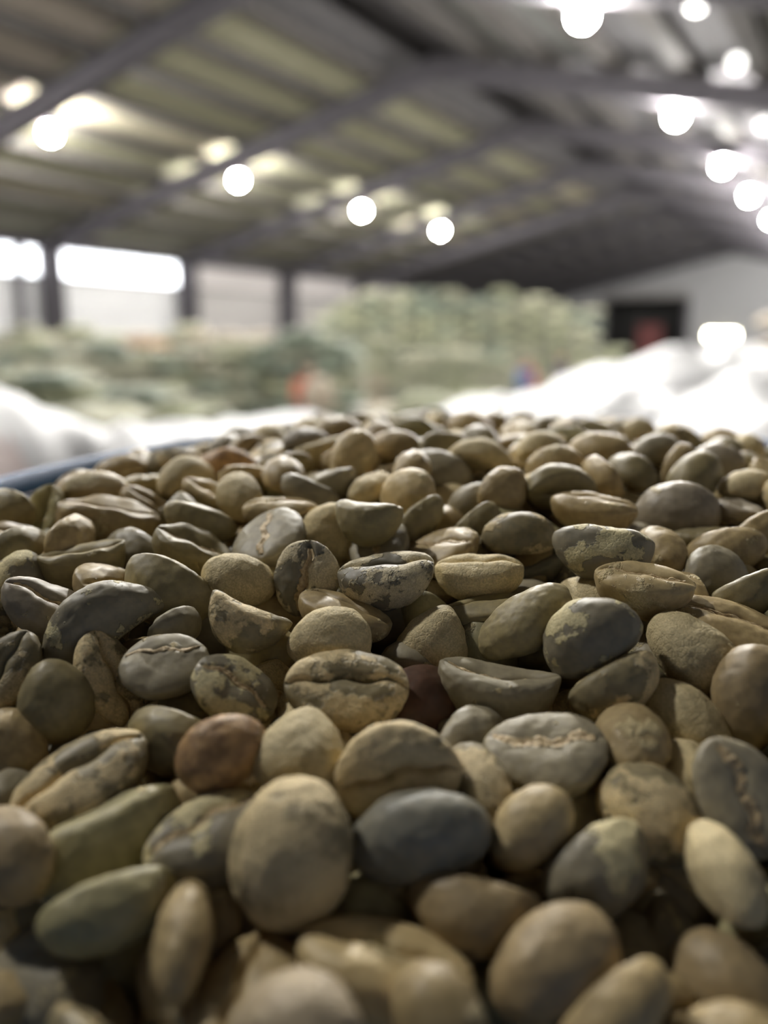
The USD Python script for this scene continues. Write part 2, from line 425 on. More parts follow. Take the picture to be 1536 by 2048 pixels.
# the sacks behind those
pi = UsdGeom.PointInstancer.Define(stage, '/World/sack_pile')
keys(pi.GetPrim(), 'rear rows of green woven sacks behind the single ones', 'sacks', None, 'stuff')
cols = list(SACK_MATS)
for k, colour in enumerate(cols):
    b, s = sack_meshes(.88, .56, .215, k + 1, nx=14, ny=10)
    usdkit.mesh(stage, f'/World/sack_pile/kind_{k}', b, SACK_MATS[colour], smooth=True)
pi.CreatePrototypesRel().SetTargets([Sdf.Path(f'/World/sack_pile/kind_{k}') for k in range(len(cols))])
pi.CreateProtoIndicesAttr(Vt.IntArray([cols.index(PLAN[i][4]) for i in REST]))
pi.CreatePositionsAttr(Vt.Vec3fArray([Gf.Vec3f(*map(float, PLAN[i][:3])) for i in REST]))
pi.CreateOrientationsAttr(Vt.QuathArray([Gf.Quath(math.cos(math.radians(PLAN[i][3]) / 2), 0, 0, math.sin(math.radians(PLAN[i][3]) / 2)) for i in REST]))

# the raised platform and the white sacks around the tub
DECK = 1.32
dk = part('/World', 'floor_platform', boxm((-3.2, -2.6, 0), (3.4, 4.2, DECK)), M_CONC)
keys(dk, 'concrete loading platform under the white sacks', kind='structure')

WHITE = [  # centre pixel column, top pixel row, distance, L, W, H, turn, label
    (-270, 788, 1.25, .95, .62, .50, 70, 'nearest white woven sack with a faint pink print, left of the tub'),
    (300, 872, 1.55, .80, .50, .42, 12, 'low white sack just beyond the blue rim, left side'),
    (545, 836, 2.60, .62, .52, .44, 4, 'rounded white sack dome straight behind the blue rim'),
    (1015, 806, 2.70, .75, .50, .40, -10, 'ragged edged white sack behind the crest of the beans'),
    (1150, 786, 3.10, .70, .52, .46, 8, 'white sack under the worker in blue'),
    (1260, 738, 3.40, .80, .75, .46, -6, 'white sack rising below the red door leaf'),
    (1335, 752, 2.90, .70, .55, .50, 14, 'white sack between the red door leaf and the tallest white sack'),
    (1480, 704, 2.40, 1.0, .95, .50, -12, 'tallest white sack, in front of the strip lamp'),
    (1330, 800, 1.75, .85, .55, .46, 5, 'broad white sack in front of the heap of white sacks'),
    (1080, 838, 1.70, .75, .50, .42, -4, 'white sack right behind the far crest of the beans'),
    (1640, 778, 1.20, .90, .60, .50, 80, 'white sack beside the tub, cut by the right edge'),
]
cp, sp = math.cos(PITCH), math.sin(PITCH)
for k, (u, v, dist, L, W, H, turn, lab) in enumerate(WHITE):
    r, w = (u - 768) / 1655.0, (1024 - v) / 1655.0
    fw, up = cp + w * sp, -sp + w * cp
    ztop = CAM_Z + up / fw * dist
    x, y = r / fw * dist, dist
    t = thing('white_sack', lab, 'sack', 'full white sacks around the tub', (x, y, ztop - H), rz=turn)
    b, s = sack_meshes(L, W, H, 20 + k, nx=36, ny=26, soft=1.5)
    part(t, 'body', b, M_SACKW, smooth=True)
    part(t, 'seam', s, M_SEAM)
    if k == 0:
        cen = b.triangles_center
        pick = (b.face_normals[:, 2] > .2) & (np.abs(cen[:, 1] + .22) < .022) & (np.abs(cen[:, 0] + .05) < .13)
        pr = b.submesh([np.nonzero(pick)[0]], append=True)
        pr = trimesh.Trimesh(pr.vertices + pr.vertex_normals * .0015, pr.faces, process=False)
        part(t, 'print', pr, M_PRINT, smooth=True, label='faint pink printed band')
    # what it stands on
    gap = ztop - H - DECK
    if gap > .02:
        u2 = thing('white_sack', f'white sack lying on the platform under the {lab.split(",")[0].split(" with")[0]}'[:100].rsplit(' ', 0)[0], 'sack', 'white sacks of the lower layer', (x, y, DECK), rz=turn + 8)
        b, s = sack_meshes(L * 1.05, W * 1.05, gap + .03, 40 + k, nx=18, ny=12)
        part(u2, 'body', b, M_SACKW, smooth=True)
        part(u2, 'seam', s, M_SEAM)
TUB_Z = CAM_Z - .150                          # underside of the tub
base = thing('white_sack', 'flat topped white sack that carries the blue tub of beans', 'sack', 'full white sacks around the tub', (.02, .09, DECK), rz=84)
b, s = sack_meshes(1.0, .62, .56, 61, nx=36, ny=26, flat=.75)
b.apply_scale((1, 1, (TUB_Z - DECK) / b.bounds[1][2]))
part(base, 'body', b, M_SACKW, smooth=True)
part(base, 'seam', s, M_SEAM)

# ------------------------------------------------------------------ people
def body_mesh(bones, pitch=.03, rounds=8):
    """One continuous surface round a skeleton of (joint, radius, joint, radius) bones."""
    ms = []
    for a, ra, b, rb in bones:
        sph = []
        for c, r in ((a, ra), (b, rb)):
            sph.append(m3.Manifold.sphere(r, 14).translate(tuple(map(float, c))))
        ms.append(m3.Manifold.batch_hull(sph))
    m = m3.Manifold.batch_boolean(ms, m3.OpType.Add).refine_to_length(pitch).to_mesh()
    t = trimesh.Trimesh(m.vert_properties[:, :3], m.tri_verts, process=True)
    trimesh.smoothing.filter_taubin(t, iterations=rounds)
    return t


SKIN = plain('skin', (0.30, 0.17, 0.11), 0.55)
HAIR = plain('dark_hair', (0.02, 0.018, 0.016), 0.6)
EYE = plain('eye_dark', (0.02, 0.02, 0.02), 0.3)


def person(x, y, facing, label, shirt, trousers, lean=12, h=1.55, reach='hold', group=None):
    """A standing worker, modelled facing -y and then turned."""
    k = h / 1.7
    t = thing('person', label, 'person', group, (x, y, 0), rz=facing)
    V = lambda *c: np.array(c) * k
    ln = math.radians(lean)
    hip = V(0, 0, .92)
    def up(d, sx=0.0, fy=0.0):
        return hip + V(sx, -math.sin(ln) * d + fy, math.cos(ln) * d)
    chest, neck, head = up(.34), up(.53), up(.69, 0, -.03)
    sh = [up(.47, s * .185) for s in (-1, 1)]
    if reach == 'hold':
        el = [up(.24, s * .25, -.10) for s in (-1, 1)]
        wr = [up(.20, s * .12, -.36) for s in (-1, 1)]
    else:
        el = [up(.20, s * .25, .02) for s in (-1, 1)]
        wr = [up(-.04, s * .24, -.12) for s in (-1, 1)]
    knee = [V(s * .11, -.06, .49) for s in (-1, 1)]
    ank = [V(s * .12, .02, .09) for s in (-1, 1)]
    toe = [V(s * .14, -.13, .045) for s in (-1, 1)]
    bones = [(hip, .13 * k, chest, .125 * k), (chest, .125 * k, up(.45), .09 * k), (neck - V(0, 0, .04), .055 * k, head - V(0, 0, .06), .055 * k)]
    for s in (0, 1):
        sg = (-1, 1)[s]
        bones += [(up(.45), .085 * k, sh[s], .065 * k), (sh[s], .058 * k, el[s], .045 * k), (el[s], .043 * k, wr[s], .03 * k),
                  (hip + V(sg * .09, 0, -.03), .105 * k, knee[s], .065 * k), (knee[s], .062 * k, ank[s], .042 * k), (ank[s] - V(0, 0, .03), .04 * k, toe[s], .035 * k)]
        d = (wr[s] - el[s]) / np.linalg.norm(wr[s] - el[s])
        side = np.cross(d, [0, 0, 1.0]); side /= np.linalg.norm(side)
        palm = wr[s] + d * .06 * k
        bones.append((wr[s], .026 * k, palm, .032 * k))
        for f in range(4):
            b0 = palm + side * (f - 1.5) * .019 * k
            b1 = b0 + d * (.045, .052, .048, .038)[f] * k - V(0, 0, .008)
            bones += [(b0, .010 * k, b1, .009 * k), (b1, .009 * k, b1 + d * .025 * k - V(0, 0, .018), .008 * k)]
        bones.append((wr[s] + d * .02 * k, .012 * k, wr[s] + d * .06 * k - side * sg * .05 * k, .010 * k))
    # head: skull, jaw, nose, ears
    bones += [(head + V(0, .015, .03), .088 * k, head + V(0, -.02, -.055), .062 * k), (head + V(0, -.085, .01), .012 * k, head + V(0, -.108, -.022), .015 * k)]
    for sg in (-1, 1):
        bones.append((head + V(sg * .086, .01, .015), .016 * k, head + V(sg * .084, .01, -.02), .012 * k))
    part(t, 'body', body_mesh(bones, .03, 4), SKIN, smooth=True)
    hairb = [(head + V(0, .03, .055), .088 * k, head + V(0, .045, -.01), .078 * k), (head + V(0, -.03, .085), .055 * k, head + V(0, .03, .07), .08 * k)]
    part(t, 'hair', body_mesh(hairb, .03, 3), HAIR, smooth=True)
    for sg in (-1, 1):
        e = trimesh.creation.icosphere(1, .012 * k)
        e.apply_translation(head + V(sg * .034, -.083, .022))
        part(t, 'eye', e, EYE, smooth=True)
    lip = trimesh.creation.icosphere(1, .02 * k)
    lip.apply_scale((1.2, .35, .35))
    lip.apply_translation(head + V(0, -.083, -.06))
    part(t, 'mouth', lip, plain(f'lips_{TAKEN.get(("/World", "person"), 0)}', (0.25, 0.09, 0.08), .5), smooth=True)
    sb = [(hip + V(0, 0, -.02), .148 * k, chest, .142 * k), (chest, .142 * k, up(.46), .103 * k)]
    for s in (0, 1):
        sb += [(up(.45), .10 * k, sh[s], .08 * k), (sh[s], .076 * k, el[s], .062 * k)]
    part(t, 'shirt', body_mesh(sb, .03, 4), shirt, smooth=True)
    tb = []
    for s in (0, 1):
        sg = (-1, 1)[s]
        tb += [(hip + V(sg * .07, 0, .0), .132 * k, knee[s], .084 * k), (knee[s], .082 * k, ank[s] + V(0, 0, .03), .062 * k)]
    part(t, 'trousers', body_mesh(tb, .03, 4), trousers, smooth=True)
    return t


ORANGE = plain('orange_shirt', (0.42, 0.125, 0.07), 0.7)
PLUM = plain('plum_trousers', (0.13, 0.08, 0.09), 0.8)
BLUE = plain('blue_shirt', (0.03, 0.10, 0.24), 0.7)
REDC = plain('red_scarf', (0.35, 0.05, 0.05), 0.7)
SLATE = plain('slate_cloth', (0.06, 0.06, 0.075), 0.8)
person(-1.24, 13.1, 25, 'person with dark hair in an orange shirt, leaning forward beside the green sacks', ORANGE, PLUM, lean=14)
pb = person(2.78, 16.8, 40, 'person in a blue shirt with a red cloth, beyond the white sacks', BLUE, SLATE, lean=10)
part(pb, 'shoulder_cloth', body_mesh([((.17, -.12, 1.28), .07, (.20, -.10, .95), .075), ((.17, -.12, 1.28), .06, (.05, .06, 1.34), .06)], .03, 4), REDC, smooth=True, label='red cloth hung over the shoulder')
person(4.75, 22.5, -20, 'person in dark grey clothes behind the person in blue', SLATE, SLATE, lean=8, reach='down')

# the beige sack that the worker in orange carries
cs = thing('carried_sack', 'small beige pink sack held by the person in orange', 'sack', loc=(-1.00, 12.72, .86), rz=20)
b, s = sack_meshes(.46, .34, .50, 91, nx=18, ny=14)
part(cs, 'body', b, M_BEIGE, smooth=True)
part(cs, 'seam', s, M_SEAM)

# ------------------------------------------------------------------ the blue tub
M_BLUE = mat('blue_plastic', {'p': ('principled_bsdf', {'base_color': (0.011, 0.075, 0.22), 'roughness': .6})})
TX, TY, TA, TB = .018, .073, .080, .142          # oval tub: centre and half axes of its rim
RIM_Z = CAM_Z - .0213


def oval(scale_x, scale_y, n=120):
    a = np.linspace(0, 2 * np.pi, n, endpoint=False)
    return np.stack([TX + scale_x * np.cos(a), TY + scale_y * np.sin(a)], 1)


def loft(rings, closed_loop=False):
    n = len(rings[0])
    v = np.vstack(rings)
    f = []
    R = len(rings)
    for r in range(R if closed_loop else R - 1):
        q = (r + 1) % R
        for k in range(n):
            j = (k + 1) % n
            f += [[r * n + k, r * n + j, q * n + j], [r * n + k, q * n + j, q * n + k]]
    return v, f


def ring(dx, z):
    return np.column_stack([oval(TA + dx, TB + dx), np.full(120, z)])


tub = thing('plastic_tub', 'oval blue plastic tub heaped with green coffee beans', 'tub')
zb = TUB_Z
prof = [(-.030, zb), (-.024, zb + .003), (-.001, RIM_Z - .002), (-.0025, RIM_Z - .002), (-.0265, zb + .004), (-.032, zb + .003)]
v, f = loft([ring(d, z) for d, z in prof])
n = 120
for r, flip in ((0, True), (len(prof) - 1, False)):
    v = np.vstack([v, [[TX, TY, prof[r][1]]]])
    c = len(v) - 1
    for k in range(n):
        t3 = [r * n + k, r * n + (k + 1) % n, c]
        f.append(t3[::-1] if flip else t3)
part(tub, 'body', trimesh.Trimesh(v, f, process=False), M_BLUE, smooth=40)
ang = np.linspace(0, 2 * np.pi, 12, endpoint=False)
v, f = loft([ring(.0018 * math.cos(a) - .0012, RIM_Z + .0018 * math.sin(a)) for a in ang], True)
part(tub, 'rim', trimesh.Trimesh(v, np.array(f)[:, ::-1], process=False), M_BLUE, smooth=True)

# ------------------------------------------------------------------ coffee beans
def ico(level, _c={}):
    if level not in _c:
        m = trimesh.creation.icosphere(level)
        _c[level] = (np.array(m.vertices), np.array(m.faces))
    return _c[level]


def crease_y(xn, b, cx, seed):
    """Where the crease runs, in millimetres across the face."""
    return cx * b + .10 * b * np.sin(2.3 * xn + seed) * (1 - .3 * xn ** 2) + .05 * b * np.sin(9 * xn + 2 * seed)


def bean_mesh(L, W, T, c, seed, cd=.55, tp=.0, dip=.05, e=0.0, cx=0.0, lv=4, chaff=0, lb=1.0):
    """A raw coffee bean in millimetres: domed back to -z, flat creased face to +z. Returns (body, strip of skin in the crease or None)."""
    d, f = ico(lv)
    d = d.copy()
    a, b = L / 2, W / 2
    w = np.clip(d[:, 2], 0, 1)
    w = w * w * (3 - 2 * w)
    y = np.sign(d[:, 1]) * np.abs(d[:, 1]) ** (1 + .55 * w)
    k = np.sqrt((1 - y ** 2) / np.maximum(1 - d[:, 1] ** 2, 1e-9))
    d[:, 0] *= k
    d[:, 2] *= k
    d[:, 1] = y
    rho = np.hypot(d[:, 0], d[:, 1])
    tf, td = .22 * T, .78 * T
    up = d[:, 2] > 0
    x, yy = a * d[:, 0], b * d[:, 1]
    z = np.where(up, tf * np.sqrt(np.clip(1 - rho ** 4, 0, 1)), -td * np.abs(d[:, 2]) ** .92)
    xn = d[:, 0]

    def face_fix(xn, yy):
        r = np.clip(np.hypot(xn, yy / b), 0, 1)
        yc = crease_y(xn, b, cx, seed)
        g = .21 + .08 * np.sin(5 * xn + seed)
        s = (yy - yc) / g
        ends = np.clip(1.15 - np.abs(xn) ** 5, 0, 1)
        lobe = lb * .085 * T * np.exp(-((np.abs(yy - yc) - .42 * b) / (.36 * b)) ** 2) * (1 - r ** 3)
        return lobe - dip * T * .42 * np.clip(1 - ((yy - yc) / (.75 * b)) ** 2, 0, 1) * np.clip(1 - xn ** 4, 0, 1), cd * np.exp(-np.abs(s) ** 1.5) * ends

    lift, groove = face_fix(xn, yy)
    z = z + np.where(up, (lift - groove) * np.clip(d[:, 2] * 5, 0, 1), 0)

    def bend(x, yy, z):
        q = x / a
        yy = yy * (1 - tp * q) + e * b * (q ** 2 - .3)
        z = z * (1 - .5 * tp * q) + c * a * (q ** 2 - .3)
        return np.stack([x, yy, z], -1)

    v = bend(x, yy, z)
    o = np.array([seed * 3.7, seed * 1.9, seed * 5.3])
    lump = (meshkit.fbm(v * .45 + o, 3, seed) - .5) * .50 + (meshkit.fbm(v * 1.6 + o, 2, seed + 9) - .5) * .14
    nrm = v / np.array([a * a, b * b, T * T * .3])
    nrm /= np.linalg.norm(nrm, axis=1, keepdims=True)
    v = v + nrm * lump[:, None]
    body = trimesh.Trimesh(v * .001, f, process=False)
    strip = None
    if chaff:
        nx, ny = 64, 7
        qx = np.linspace(-.84, .80, nx)
        r = np.random.default_rng(seed + 77)
        hw = (.20 if chaff == 1 else .38) * (0.35 + 1.3 * meshkit.fbm(np.stack([qx * 7, 0 * qx, 0 * qx + seed], 1), 3, seed)) * np.clip(1.1 - qx ** 4, .1, 1)
        hw2 = (.20 if chaff == 1 else .38) * (0.35 + 1.3 * meshkit.fbm(np.stack([qx * 9, 0 * qx + 5, 0 * qx + seed], 1), 3, seed)) * np.clip(1.1 - qx ** 4, .1, 1)
        yc = crease_y(qx, b, cx, seed)
        t = np.linspace(-1, 1, ny)
        Y = yc[:, None] + np.where(t[None] < 0, t[None] * hw[:, None], t[None] * hw2[:, None])
        X = np.repeat(qx[:, None], ny, 1)
        rr = np.clip(np.hypot(X, Y / b), 0, 1)
        lf, gr = face_fix(X, Y)
        Z = tf * np.sqrt(np.clip(1 - rr ** 4, 0, 1)) + lf - gr * .55 + .11 * (1 - t[None] ** 2) + .02
        P = bend(X * a, Y, Z).reshape(-1, 3)
        P[:, 2] += ((meshkit.fbm(P * .45 + o, 3, seed) - .5) * .5 + (meshkit.fbm(P * 2.6, 2, seed + 3) - .5) * .28) * 1.0
        i, j = np.meshgrid(np.arange(nx - 1), np.arange(ny - 1), indexing='ij')
        A = (i * ny + j).ravel()
        tri = np.concatenate([np.stack([A, A + ny, A + ny + 1], 1), np.stack([A, A + ny + 1, A + 1], 1)])
        N = len(P)
        low = P.copy()
        low[:, 2] -= .12
        V = np.vstack([P, low])
        F = [tri, tri[:, ::-1] + N]
        for row in (np.arange(nx) * ny, np.arange(nx) * ny + ny - 1):
            F += [np.stack([row[:-1], row[1:], row[1:] + N], 1), np.stack([row[:-1], row[1:] + N, row[:-1] + N], 1)]
        strip = trimesh.Trimesh(V * .001, np.vstack(F), process=False)
    return body, strip


def bean_mat(name, wax, wax2, skin, cover, edge=.03, glint=.0, rough=.5, mott=1.0):
    """Waxy bean partly covered by papery silver skin: skin patches with ragged edges, mottling, fine grain."""
    nodes = {
        'tc': ('texture_coordinate', {}), 'oi': ('object_info', {}),
        'mm': ('vector_math', {'math_type': 'scale', 'scale': 1000.0}),
        'r1': ('math', {'math_type': 'multiply', 'value2': 83.0}), 'r2': ('math', {'math_type': 'multiply', 'value2': 51.0}),
        'of': ('combine_xyz', {'z': 3.0}), 'pt': ('vector_math', {'math_type': 'add'}),
        'big': ('noise_texture', {'scale': .24, 'detail': 6.0, 'roughness': .62}),
        'mask': ('map_range', {'from_min': 1 - cover - edge, 'from_max': 1 - cover + edge, 'clamp': True}),
        'mot': ('noise_texture', {'scale': 1.1, 'detail': 5.0, 'roughness': .65}),
        'mr': ('map_range', {'from_min': .36, 'from_max': .64, 'clamp': True}),
        'wx': ('mix', {'color1': wax, 'color2': wax2}),
        'vor': ('voronoi_texture', {'scale': 2.2, 'feature': 'distance_to_edge'}),
        'vr': ('map_range', {'from_min': 0.0, 'from_max': .16, 'clamp': True}),
        'fine': ('noise_texture', {'scale': 5.5, 'detail': 4.0, 'roughness': .7}),
        'fr': ('map_range', {'from_min': .35, 'from_max': .68, 'clamp': True}),
        'sk': ('mix', {'color1': tuple(x * .62 for x in skin), 'color2': skin}),
        'sk2': ('mix', {'mix_type': 'mix', 'color2': tuple(x * .55 for x in skin)}),
        'mf': ('map_range', {'from_min': .50, 'from_max': .66, 'to_max': .75 * mott, 'clamp': True}),
        'hv': ('math', {'math_type': 'multiply_add', 'value2': .36, 'value3': .82}),
        'hs': ('hsv', {}),
        'col': ('mix', {}),
        'rg': ('mix_float', {'a': rough, 'b': rough + .16}),
        'sp': ('map_range', {'from_min': .66, 'from_max': .74, 'to_min': 0.0, 'to_max': 1.0, 'clamp': True}),
        'rg2': ('mix_float', {'b': .16}),
        'gl': ('math', {'math_type': 'multiply', 'value2': glint}),
        'h1': ('math', {'math_type': 'multiply', 'value2': .2}), 'h2': ('math', {'math_type': 'multiply_add', 'value2': .35}),
        'h3': ('math', {'math_type': 'multiply'}), 'h4': ('math', {'math_type': 'add'}), 'h5': ('math', {'math_type': 'multiply_add', 'value2': .10}),
        'b': ('bump', {'strength': .9, 'distance': .00013}),
        'p': ('principled_bsdf', {'specular_ior_level': .42, 'ior': 1.48, 'subsurface_weight': .0}),
    }
    links = [('tc.object', 'mm.vector1'), ('oi.random', 'r1.value1'), ('oi.random', 'r2.value1'), ('r1.value', 'of.x'), ('r2.value', 'of.y'),
             ('mm.vector', 'pt.vector1'), ('of.vector', 'pt.vector2')]
    for n in ('big', 'mot', 'vor', 'fine'):
        links.append(('pt.vector', f'{n}.vector'))
    links += [('big.fac', 'mask.value'), ('mot.fac', 'mr.value'), ('mr.result', 'wx.fac'), ('vor.distance', 'vr.value'), ('fine.fac', 'fr.value'),
              ('fr.result', 'sk.fac'), ('sk.color', 'sk2.color1'), ('mot.fac', 'mf.value'), ('mf.result', 'sk2.fac'),
              ('mask.result', 'col.fac'), ('wx.color', 'col.color1'), ('sk2.color', 'col.color2'),
              ('oi.random', 'hv.value1'), ('hv.value', 'hs.value'), ('col.color', 'hs.color'), ('hs.color', 'p.base_color'),
              ('mask.result', 'rg.fac'), ('fine.fac', 'sp.value'), ('sp.result', 'gl.value1'), ('rg.value', 'rg2.a'), ('gl.value', 'rg2.fac'), ('rg2.value', 'p.roughness'),
              ('fine.fac', 'h2.value1'), ('vr.result', 'h1.value1'), ('h1.value', 'h2.value3'), ('h2.value', 'h3.value1'), ('mask.result', 'h3.value2'),
              ('h3.value', 'h4.value1'), ('mask.result', 'h4.value2'), ('mot.fac', 'h5.value1'), ('h4.value', 'h5.value3'), ('h5.value', 'b.height'), ('b.normal', 'p.normal')]
    # mix_float's socket is called result in some builds
    return mat('bean_' + name, nodes, [(x.replace('rg.value', 'rg.result').replace('rg2.value', 'rg2.result'), y) for x, y in links])


SK = (0.700, 0.575, 0.310)
BM = dict(
    olive=bean_mat('olive', (0.323, 0.263, 0.126), (0.239, 0.197, 0.103), SK, .33),
    tan=bean_mat('tan', (0.427, 0.323, 0.157), (0.309, 0.230, 0.113), SK, .38),
    tanpale=bean_mat('tan_pale', (0.560, 0.431, 0.219), (0.428, 0.329, 0.166), SK, .42),
    grey=bean_mat('grey', (0.307, 0.266, 0.173), (0.238, 0.207, 0.140), SK, .34, edge=.014),
    violet=bean_mat('violet_grey', (0.313, 0.263, 0.185), (0.237, 0.201, 0.145), SK, .36, glint=.3),
    greypatch=bean_mat('grey_patched', (0.296, 0.257, 0.170), (0.227, 0.200, 0.138), (0.834, 0.722, 0.399), .48, edge=.010),
    greysilver=bean_mat('grey_silvered', (0.238, 0.209, 0.144), (0.175, 0.157, 0.112), (0.793, 0.677, 0.427), .52, edge=.014, glint=.9),
    blue=bean_mat('blue_grey', (0.234, 0.215, 0.158), (0.170, 0.165, 0.131), SK, .24),
    green=bean_mat('green', (0.386, 0.338, 0.173), (0.290, 0.258, 0.133), SK, .36),
    mottled=bean_mat('mottled', (0.288, 0.235, 0.125), (0.199, 0.167, 0.094), (0.812, 0.645, 0.352), .50, edge=.022),
    blotched=bean_mat('blotched', (0.288, 0.235, 0.125), (0.199, 0.167, 0.094), (0.812, 0.645, 0.352), .59, edge=.05),
    silver=bean_mat('netted', (0.348, 0.287, 0.159), (0.276, 0.229, 0.132), (0.743, 0.609, 0.338), .80, edge=.05, glint=.9),
    brown=bean_mat('brown', (0.325, 0.241, 0.124), (0.235, 0.178, 0.096), SK, .30),
    rust=bean_mat('rust', (0.518, 0.321, 0.142), (0.225, 0.131, 0.065), (0.637, 0.447, 0.217), .42, edge=.06),
    redbrown=bean_mat('red_brown', (0.116, 0.057, 0.033), (0.082, 0.045, 0.028), (0.209, 0.108, 0.059), .22),
    pink=bean_mat('pale_pink', (0.460, 0.363, 0.231), (0.379, 0.304, 0.196), (0.576, 0.468, 0.300), .4, edge=.08))
M_CHAFF = mat('tan_skin_strip', {'g': ('geometry', {}), 'n': ('noise_texture', {'scale': 2600.0, 'detail': 4.0, 'roughness': .7}),
                                'm': ('rgb_ramp', {'ramp': [(0.3, (.27, .18, .09)), (.5, (.52, .39, .21)), (.7, (.64, .52, .32))]}), 'b': ('bump', {'strength': .6, 'distance': .0001}),
                                'p': ('principled_bsdf', {'roughness': .6})},
              [('g.position', 'n.vector'), ('n.fac', 'm.fac'), ('m.color', 'p.base_color'), ('n.fac', 'b.height'), ('b.normal', 'p.normal')])

